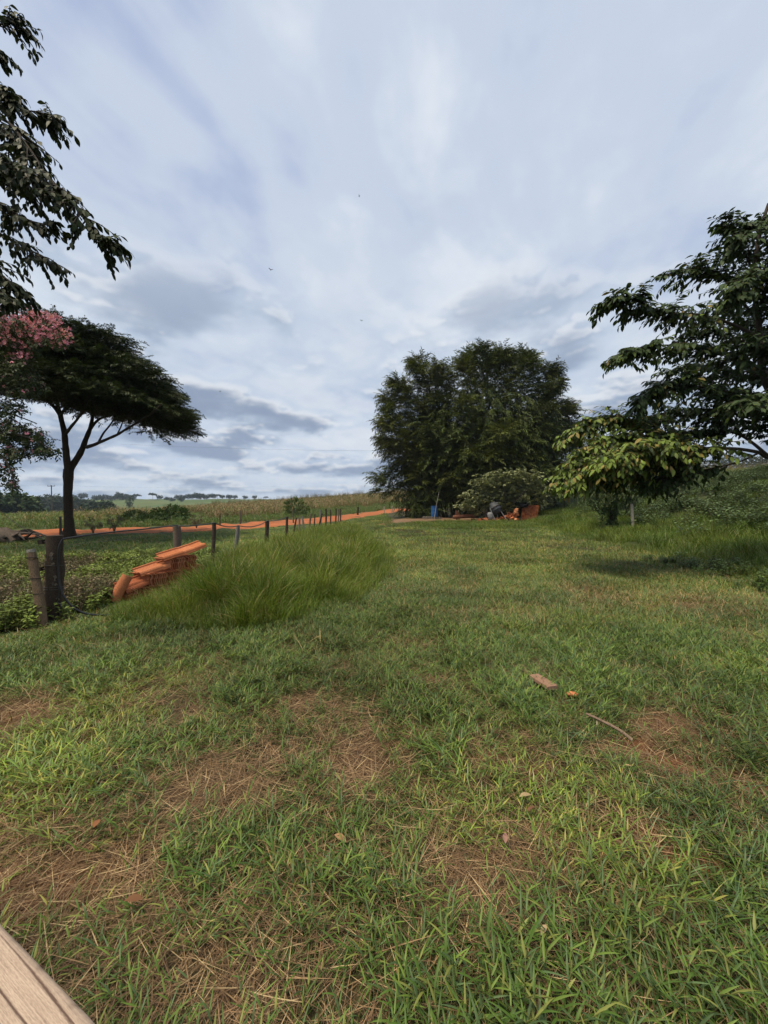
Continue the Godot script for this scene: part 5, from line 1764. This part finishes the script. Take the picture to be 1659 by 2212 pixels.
func make_mixer() -> void:
	var D := 29.6
	var at := stand_px(1066, D)
	var t := thing("concrete_mixer", "old dark concrete mixer with wheel half hidden under the bush", "mixer", at)
	var mb := MB.new()
	mb.lathe([Vector2(0.0, -0.42), Vector2(0.25, -0.42), Vector2(0.44, -0.2), Vector2(0.46, 0.05), Vector2(0.36, 0.3), Vector2(0.27, 0.48), Vector2(0.25, 0.48), Vector2(0.34, 0.28), Vector2(0.43, 0.05)], 24, Vector3(0.12, 0.92, 0), Basis(Vector3(0, 0, 1), 0.5) * Basis(Vector3(1, 0, 0), -0.4))
	put("drum", mb.mesh(), M.steel, t)
	mb = MB.new()
	mb.lathe([Vector2(0.47, -0.03), Vector2(0.495, -0.03), Vector2(0.495, 0.03), Vector2(0.47, 0.03)], 24, Vector3(0.12, 0.92, 0), Basis(Vector3(0, 0, 1), 0.5) * Basis(Vector3(1, 0, 0), -0.4))
	put("gear_ring", mb.mesh(), M.iron, t)
	for leg in [[Vector3(-0.35, 0.95, 0.28), Vector3(0.05, -0.05, 0.42)], [Vector3(0.42, 0.85, 0.2), Vector3(0.86, 0.12, 0.35)], [Vector3(0.35, 0.6, -0.2), Vector3(0.32, -0.05, 0.1)], [Vector3(-0.4, 0.9, -0.3), Vector3(-0.5, -0.05, -0.45)]]:
		mb = MB.new()
		mb.tube([leg[0], leg[1]], [0.032, 0.032], 7, Color(1, 1, 1))
		put("leg", mb.mesh(), M.pale, t)
	mb = MB.new()
	mb.tube([Vector3(-0.4, 0.9, 0.25), Vector3(0.0, 1.0, 0.25), Vector3(0.45, 0.85, 0.2)], [0.03, 0.03, 0.03], 7)
	put("yoke", mb.mesh(), M.iron, t)
	var ring := []
	for k in 25: ring.append(Vector3(-0.78 + cos(TAU * k / 24.0) * 0.33, 0.38 + sin(TAU * k / 24.0) * 0.33, 0.3))
	mb = MB.new()
	mb.tube(ring, taper(25, 0.028, 0.028), 7, Color.WHITE, 0.0, false)
	var wheel := put("tilting_wheel", mb.mesh(), M.iron, t)
	for k in 3:
		mb = MB.new()
		var a := PI * k / 3.0
		var r := Vector3(cos(a), sin(a), 0) * 0.33
		mb.tube([Vector3(-0.78, 0.38, 0.3) - r, Vector3(-0.78, 0.38, 0.3) + r], [0.014, 0.014], 5)
		put("spoke", mb.mesh(), M.iron, wheel)
	mb = MB.new()
	mb.lathe([Vector2(0, -0.25), Vector2(0.16, -0.25), Vector2(0.2, -0.1), Vector2(0.2, 0.12), Vector2(0.14, 0.26), Vector2(0, 0.26)], 14, Vector3(-0.35, 0.38, 0.32), Basis(Vector3(0, 0, 1), 0.15))
	put("motor_cover", mb.mesh(), M.pale, t)
	mb = MB.new()
	mb.box(Vector3(0.16, 0.05, 0.2), Vector3(0.25, 1.36, 0.1), Basis(Vector3(0, 0, 1), -0.1))
	put("drum_rim", mb.mesh(), M.pale, t)
	# the rusty tank lying left of it
	var p := stand_px(1003, 30.5)
	var k := thing("rusty_pipe", "long rusty iron pipe lying on the ground left of the mixer", "pipe", p)
	mb = MB.new()
	mb.tube([Vector3(-0.9, 0.25, 0), Vector3(-0.82, 0.25, 0), Vector3(0.4, 0.33, -0.05), Vector3(0.95, 0.34, -0.08)], [0.12, 0.15, 0.15, 0.15], 14)
	put("barrel", mb.mesh(), M.rust, k)
	mb = MB.new()
	var fin := [Vector3(-0.72, 0.36, 0), Vector3(-0.70, 0.82, 0), Vector3(-0.62, 0.80, 0), Vector3(-0.30, 0.40, 0)]
	for z in [-0.02, 0.02]: mb.flat_quad(fin[0] + Vector3(0, 0, z), fin[1] + Vector3(0, 0, z), fin[2] + Vector3(0, 0, z), fin[3] + Vector3(0, 0, z), Vector3(0, 0, z), Color.WHITE)
	for i in 4: mb.flat_quad(fin[i] + Vector3(0, 0, 0.02), fin[(i + 1) % 4] + Vector3(0, 0, 0.02), fin[(i + 1) % 4] - Vector3(0, 0, 0.02), fin[i] - Vector3(0, 0, 0.02), (fin[i] + fin[(i + 1) % 4]) * 0.5 - Vector3(-0.58, 0.55, 0), Color.WHITE)
	put("fin", mb.mesh(), M.rust, k)
	for x in [-0.5, 0.7]:
		mb = MB.new()
		mb.box(Vector3(0.22, 0.16, 0.4), Vector3(x, 0.05, 0))
		put("support_block", mb.mesh(), M.rust, k)

func make_drum() -> void:
	var D := 32.5
	var at := stand_px(933, D)
	var p := thing("wooden_pallet", "weathered wooden pallet under the blue drum", "pallet", at)
	for i in 7:
		var mb := MB.new()
		mb.box(Vector3(0.11, 0.022, 1.0), Vector3(-0.66 + i * 0.22, 0.15, rf(-0.02, 0.02)), Basis(Vector3.UP, rf(-0.03, 0.03)), Color(0.36, 0.32, 0.27) * rf(0.6, 1.2) if i < 4 else Color(0.12, 0.09, 0.07))
		put("board", mb.mesh(), M.post, p)
	for z in [-0.42, 0.0, 0.42]:
		var mb := MB.new()
		mb.box(Vector3(1.55, 0.09, 0.08), Vector3(0, 0.092, z), Basis(), Color(0.28, 0.24, 0.2))
		put("bearer", mb.mesh(), M.post, p)
	for z in [-0.42, 0.42]:
		var mb := MB.new()
		mb.box(Vector3(1.5, 0.02, 0.1), Vector3(0, 0.034, z), Basis(), Color(0.3, 0.26, 0.22))
		put("skid", mb.mesh(), M.post, p)
	var d := thing("blue_drum", "blue plastic drum standing on the pallet at the bamboo edge", "drum", at + Vector3(0.22, 0.162, 0.0))
	var mb := MB.new()
	mb.lathe([Vector2(0, 0), Vector2(0.27, 0), Vector2(0.29, 0.02), Vector2(0.29, 0.26), Vector2(0.302, 0.28), Vector2(0.302, 0.31), Vector2(0.29, 0.33), Vector2(0.29, 0.58), Vector2(0.302, 0.60), Vector2(0.302, 0.63), Vector2(0.29, 0.65), Vector2(0.29, 0.86)], 28)
	put("body", mb.mesh(), M.drum, d)
	mb = MB.new()
	mb.lathe([Vector2(0.29, 0.86), Vector2(0.305, 0.87), Vector2(0.305, 0.90), Vector2(0.28, 0.91), Vector2(0.27, 0.885), Vector2(0.0, 0.885)], 28)
	put("lid", mb.mesh(), M.drum, d)
	for x in [-0.12, 0.12]:
		mb = MB.new()
		mb.lathe([Vector2(0.035, 0.885), Vector2(0.035, 0.905), Vector2(0.0, 0.905)], 10, Vector3(x, 0, 0))
		put("bung", mb.mesh(), M.drum, d)
	var s := thing("bamboo_pole", "thin pale pole leaning upright in front of the blue drum", "pole", at + Vector3(0.12, 0, 0.62))
	mb = MB.new()
	var a := Vector3(0, -0.05, 0)
	var e := Vector3(0.42, 2.25, -0.15)
	mb.tube(spline([a, a.lerp(e, 0.5) + Vector3(-0.03, 0, 0), e], 5), taper(11, 0.026, 0.014), 7, Color(0.45, 0.42, 0.35))
	put("shaft", mb.mesh(), M.post, s)
	for u in [0.2, 0.4, 0.6, 0.8]:
		mb = MB.new()
		var q := a.lerp(e, u) + Vector3(-0.03 * (1.0 - absf(u * 2.0 - 1.0)), 0, 0)
		mb.tube([q, q + (e - a).normalized() * 0.02], [0.026, 0.026], 7, Color(0.3, 0.28, 0.22))
		put("node", mb.mesh(), M.post, s)

func make_stump() -> void:
	var at := stand_px(18, 15.5)
	var t := thing("tree_stump", "pale uprooted tree stump with dark roots lying in the pasture", "stump", at)
	var mb := MB.new()
	mb.tube(spline([Vector3(-1.3, -0.1, 0), Vector3(-0.6, 0.3, 0), Vector3(0.1, 0.3, 0.1), Vector3(0.55, 0.05, 0.2)], 4), taper(13, 0.42, 0.22), 12, Color(0.20, 0.16, 0.13), 0.25)
	put("bole", mb.mesh(), M.bark, t)
	for k in 9:
		var a := rf(-0.6, 2.4)
		put("root", branch_mesh([[[Vector3(rf(-0.6, 0.3), rf(0.1, 0.4), 0), Vector3(cos(a) * 0.7, 0.25 + rf(-0.1, 0.35), sin(a) * 0.5), Vector3(cos(a) * 1.2 + 0.1, rf(-0.05, 0.5), sin(a) * 0.9)], 0.11, 0.02]], Color(0.23, 0.18, 0.15) if k < 5 else Color(0.05, 0.04, 0.032), 6, 0.2), M.bark, t)

# ---------- small things in the grass ----------
func wobbly_board(size: Vector3, col: Color, n := 10) -> ArrayMesh:
	# a worn board, long along z, with rounded, uneven edges
	var mb := MB.new()
	var ring := []
	var w := size.x / 2
	var h := size.y / 2
	var r := minf(w, h) * 0.35
	for c in [[w - r, h - r, 0.0], [-w + r, h - r, PI / 2], [-w + r, -h + r, PI], [w - r, -h + r, 1.5 * PI]]:
		for k in 4: ring.append([Vector2(c[0], c[1]) + Vector2(cos(c[2] + k * PI / 6), sin(c[2] + k * PI / 6)) * r, Vector2(cos(c[2] + k * PI / 6), sin(c[2] + k * PI / 6))])
	var m := ring.size()
	for i in n + 1:
		var z := lerpf(-size.z / 2, size.z / 2, float(i) / n)
		for k in m + 1:
			var q: Array = ring[k % m]
			var p: Vector2 = q[0] * (1.0 + 0.025 * sin(i * 0.9 + k * 0.5) * rf(0.2, 1.0))
			mb.vert(Vector3(p.x, p.y, z), Vector3(q[1].x, q[1].y, 0), col, Vector2(float(k) / m, z))
	for i in n:
		for k in m:
			var a := i * (m + 1) + k
			mb.tri(a, a + 1, a + m + 2); mb.tri(a, a + m + 2, a + m + 1)
	for i in [0, n]:
		var out := Vector3(0, 0, -1.0 if i == 0 else 1.0)
		var mid := mb.vert(Vector3(0, 0, mb.v[i * (m + 1)].z), out, col * 0.8)
		for k in m + 1: mb.vert(mb.v[i * (m + 1) + k], out, col * 0.8)
		for k in m: mb.tri(mid, mid + 1 + k, mid + 2 + k)
	return mb.mesh()

func wood_grain(sd: int, pale: Color, dark: Color, lines: float) -> ImageTexture:
	var f := FastNoiseLite.new()
	f.seed = sd
	f.frequency = 1.0
	f.fractal_octaves = 3
	var im := Image.create(512, 512, false, Image.FORMAT_RGB8)
	for y in 512:
		for x in 512:
			var u := x / 512.0
			var w := y / 512.0
			var bend := f.get_noise_2d(u * 3.0, w * 1.1) * 0.5
			var g := fposmod((u + bend * 0.08) * lines, 1.0)
			var crack := smoothstep(0.13, 0.0, absf(g - 0.5)) * smoothstep(-0.5, 0.2, f.get_noise_2d(u * 7.0 + 40.0, w * 1.3))
			var fibre := f.get_noise_2d(u * 90.0, w * 9.0) * 0.5 + f.get_noise_2d(u * 160.0 + 9.0, w * 110.0) * 0.45
			var c := pale.lerp(dark, clampf(crack * 0.85 + 0.25 + fibre * 0.6, 0.0, 1.0))
			im.set_pixel(x, y, c.linear_to_srgb())
	im.generate_mipmaps()
	return ImageTexture.create_from_image(im)

func make_small_things() -> void:
	# the wooden rail right in front of the camera
	var rail_h := 1.0
	var a := deep(0, 1990, 1.0)
	a = EYE + (a - EYE) * ((EYE.y - rail_h) / (EYE.y - a.y))
	var b := deep(200, 2212, 1.0)
	b = EYE + (b - EYE) * ((EYE.y - rail_h) / (EYE.y - b.y))
	var u := (b - a).normalized()
	var side := u.cross(Vector3.UP)
	if side.z < 0: side = -side
	var wide := 0.16
	var mid := (a + b) / 2 + side * (wide / 2 - 0.004) - u * 0.1
	var wood := std(Color.WHITE, 0.85, 0.25)
	wood.albedo_texture = wood_grain(5, Color(0.44, 0.34, 0.265), Color(0.10, 0.065, 0.05), 13.0)
	wood.heightmap_enabled = true
	wood.heightmap_texture = wood.albedo_texture
	wood.heightmap_scale = 0.25
	wood.uv1_triplanar = true
	wood.uv1_scale = Vector3(6.2, 6.2, 1.1)
	wood.uv1_offset = Vector3(0.47, 0.3, 0.53)
	var ground := Vector3(mid.x, 0, mid.z)
	var t := thing("wooden_rail", "pale weathered wooden rail with dark grain lines close above the grass", "rail", ground)
	var r := put("beam", wobbly_board(Vector3(wide, 0.07, 3.0), Color.WHITE, 60), wood, t)
	r.transform = Transform3D(Basis(side, Vector3.UP, side.cross(Vector3.UP)), Vector3(0, rail_h - 0.035, 0))
	for s in [-1.36, 1.36]:
		var q: Vector3 = u * s
		var o := put("post", wobbly_board(Vector3(0.12, 0.12, 1.25), Color.WHITE, 12), wood, t)
		o.transform = Transform3D(Basis(Vector3.RIGHT, PI / 2), Vector3(q.x, rail_h - 0.07 - 0.625, q.z))
	# plank, stick, shard, leaves
	var plank_wood := std(Color.WHITE, 0.85, 0.25)
	plank_wood.albedo_texture = wood_grain(9, Color(0.34, 0.205, 0.14), Color(0.07, 0.035, 0.025), 9.0)
	plank_wood.heightmap_enabled = true
	plank_wood.heightmap_texture = plank_wood.albedo_texture
	plank_wood.heightmap_scale = 0.5
	plank_wood.uv1_triplanar = true
	plank_wood.uv1_scale = Vector3(9, 9, 1.5)
	plank_wood.uv1_offset = Vector3(0.47, 0.3, 0.45)
	var p0 := on_ground(1157, 1484)
	var p1 := on_ground(1190, 1506)
	var o := put("wood_offcut", wobbly_board(Vector3(0.095, 0.032, p0.distance_to(p1) + 0.05), Color.WHITE, 12), plank_wood)
	o.transform = Transform3D(Basis.looking_at((p1 - p0).normalized(), Vector3.UP), (p0 + p1) / 2 + Vector3(0, 0.085, 0))
	tag(o, "short reddish wooden offcut lying in the grass", "wood offcut")
	p0 = on_ground(1266, 1583)
	p1 = on_ground(1366, 1630)
	var st := thing("dead_stick", "long thin dead stick lying in the grass near the offcut", "stick", p0)
	var mb := MB.new()
	var e := p1 - p0 + Vector3(0, 0.06, 0)
	mb.tube(spline([Vector3(0, 0.13, 0), e * 0.35 + Vector3(0, 0.11, 0.012), e * 0.7 + Vector3(0.01, 0.07, 0), e + Vector3(0, 0.03, 0)], 5), taper(16, 0.007, 0.013), 7, Color(0.30, 0.21, 0.15), 0.15)
	put("shaft", mb.mesh(), M.post, st)
	mb = MB.new()
	mb.tube([e * 0.25 + Vector3(0, 0.10, 0), e * 0.25 + Vector3(-0.03, 0.10, 0.05)], [0.006, 0.004], 5, Color(0.45, 0.38, 0.26))
	put("snapped_twig", mb.mesh(), M.post, st)
	var shard := MB.new()
	shard.lathe([Vector2(0, 0), Vector2(0.05, 0.0), Vector2(0.06, 0.02), Vector2(0.045, 0.035), Vector2(0, 0.03)], 7)
	o = put("brick_chip", shard.mesh(), clay_mats()[1])
	o.position = on_ground(1236, 1514) + Vector3(0, 0.045, 0)
	o.scale = Vector3(0.8, 0.6, 0.5)
	tag(o, "orange clay chip in the grass beside the wooden offcut", "clay chip")
	var dead := [[1149, 1742, Color(0.42, 0.30, 0.17), 0.085, "pale tan fallen leaf on the grass, palest of the dry leaves"], [1158, 1770, Color(0.22, 0.11, 0.06), 0.07, "brown fallen leaf just below the pale tan leaf"], [722, 1831, Color(0.36, 0.21, 0.11), 0.075, "tan curled leaf on the grass above the straw patch"], [1092, 1852, Color(0.30, 0.17, 0.13), 0.06, "pinkish brown fallen leaf between two straw patches"], [268, 1980, Color(0.17, 0.08, 0.04), 0.075, "rust brown fallen leaf among the straw near the rail"], [1051, 1416, Color(0.42, 0.29, 0.2), 0.08, "small pale leaf on the lawn beyond the red soil spot"], [214, 1796, Color(0.25, 0.11, 0.05), 0.07, "dark reddish leaf in the long straw patch"], [1168, 2058, Color(0.40, 0.29, 0.17), 0.05, "upright folded straw coloured leaf in the grass"], [1531, 1517, Color(0.18, 0.09, 0.05), 0.07, "dark brown leaf in the fine drooping grass"], [1345, 1676, Color(0.42, 0.28, 0.15), 0.05, "small straw coloured leaf left of the red wheel rut"]]
	for d in dead:
		mb = MB.new()
		var c: Color = d[2]
		mb.leaf(Vector3.ZERO, Basis(Vector3(0, 0, 1), rf(-0.4, 0.4)), d[3] * 0.8, d[3] * 0.42, c * 0.85, rf(0.25, 0.6))
		var leaf := put("fallen_leaf", mb.mesh(), M.straw)
		var g := on_ground(d[0], d[1])
		leaf.position = g + Vector3(0, 0.06, 0)
		leaf.rotation = Vector3(rf(0.1, 0.7), rf(0, TAU), rf(-0.4, 0.4))
		tag(leaf, d[4], "leaf", "dry leaves fallen on the lawn")
	# birds far up
	for q in [[585, 583, 45.0, "small dark bird gliding above the lawn, largest of the birds"], [781, 693, 60.0, "small dark bird with raised wings left of the bamboo top"], [776, 424, 70.0, "tiny dark bird highest in the sky"], [475, 846, 75.0, "tiny pale bird low over the field"]]:
		var at := deep(q[0], q[1], q[2])
		var bird := thing("flying_bird", q[3], "bird", at, "birds in the sky")
		mb = MB.new()
		mb.tube([Vector3(-0.14, 0, 0), Vector3(-0.06, 0.01, 0), Vector3(0.06, 0.015, 0), Vector3(0.13, 0.03, 0), Vector3(0.17, 0.025, 0)], [0.012, 0.045, 0.05, 0.03, 0.004], 8, Color(0.03, 0.03, 0.035))
		put("body", mb.mesh(), M.leaf, bird)
		for s in [-1.0, 1.0]:
			mb = MB.new()
			mb.leaf(Vector3(0.02, 0.02, 0), Basis.looking_at(Vector3(-0.15, 0.3, s), Vector3.UP), 0.3, 0.12, Color(0.03, 0.03, 0.035), -0.1)
			put("wing", mb.mesh(), M.leaf, bird)
		bird.rotation.y = rf(0, TAU)


func _ready() -> void:
	rng.seed = 4711
	noise.seed = 3
	noise.frequency = 0.11
	noise.fractal_octaves = 3
	fine.seed = 17
	fine.frequency = 0.5
	fine.fractal_octaves = 3
	var cam := Camera3D.new()
	cam.name = "camera"
	cam.fov = 2.0 * rad_to_deg(atan(MID.y / FOC))
	cam.near = 0.05
	cam.far = 8000.0
	cam.position = EYE
	cam.basis = tilt
	add_child(cam)
	cam.current = true
	var env := Environment.new()
	env.background_mode = Environment.BG_SKY
	var sky := Sky.new()
	var pan := PanoramaSkyMaterial.new()
	pan.panorama = make_sky()
	sky.sky_material = pan
	env.sky = sky
	env.tonemap_mode = Environment.TONE_MAPPER_LINEAR
	env.tonemap_exposure = EXPOSURE
	env.fog_enabled = true
	env.fog_density = 0.00022
	env.fog_light_color = Color(0.80, 0.87, 0.95)
	env.sdfgi_enabled = true
	env.ssao_enabled = true
	env.ssil_enabled = true
	var we := WorldEnvironment.new()
	we.name = "world_environment"
	we.environment = env
	add_child(we)
	var sun := DirectionalLight3D.new()
	sun.name = "sun"
	sun.light_energy = 0.5
	sun.light_angular_distance = 28.0
	sun.light_color = Color(1.0, 0.94, 0.82)
	sun.shadow_enabled = true
	add_child(sun)
	sun.look_at_from_position(Vector3(-5, 14, 3.5), Vector3.ZERO)
	make_materials()
	for p in [[50, 1541, 75, 30, 1.0, 0.5], [410, 1536, 60, 20, 0.7], [675, 1521, 60, 25, 0.8], [750, 1626, 102, 48, 1.15, 0.1], [435, 1696, 132, 60, 1.15], [320, 1646, 60, 20, 0.7], [250, 1746, 96, 40.8, 1.08], [150, 1851, 192, 72, 1.15, 0.15], [60, 1926, 192, 96, 1.08, 0.3], [250, 1976, 156, 96, 1.02], [325, 2076, 192, 96, 1.02], [575, 1916, 60, 40, 0.7], [475, 2150, 132, 72, 0.84], [1054, 1916, 114, 72, 1.15], [919, 1466, 38, 10, 1.0, 0.8], [894, 1591, 48, 13, 1.0, 0.9], [1479, 1576, 95, 34, 0.85, 0.3], [1479, 2026, 60, 60, 0.6], [1104, 1851, 60, 30, 0.7], [1300, 1290, 150, 24, 0.55], [1050, 1330, 110, 20, 0.5], [1520, 1305, 160, 26, 0.6], [1049, 1641, 38.2, 17.3, 1.05, 0.9], [1154, 1666, 43.4, 13, 1.05, 0.45], [1394, 1801, 51, 20.2, 1.05, 0.675], [1479, 1856, 56.1, 23, 1.05, 0.825], [1529, 1886, 51, 17.3, 1.05, 0.6], [1359, 1611, 51, 14.4, 1.05, 0.525], [1454, 1646, 70.1, 15.8, 1.05, 0.75], [1514, 1666, 63.8, 15.8, 1.05, 0.75], [1569, 1686, 70.1, 17.3, 1.05, 0.9], [1640, 1715, 76.5, 20.2, 1.05, 0.9]]:
		add_patch(p[0], p[1], p[2], p[3], p[4], p[5] if p.size() > 5 else 0.0)
	make_ground()
	make_road()
	make_lawn()
	make_pasture()
	make_tall_grass()
	make_weeds()
	make_field()
	make_far_trees()
	make_bamboo()
	make_umbrella_tree()
	make_pink_tree()
	make_near_branch()
	make_right_tree()
	make_small_tree()
	make_bush()
	make_shrubs()
	make_fence()
	make_posts()
	make_tiles()
	make_bricks()
	make_mixer()
	make_drum()
	make_stump()
	make_small_things()
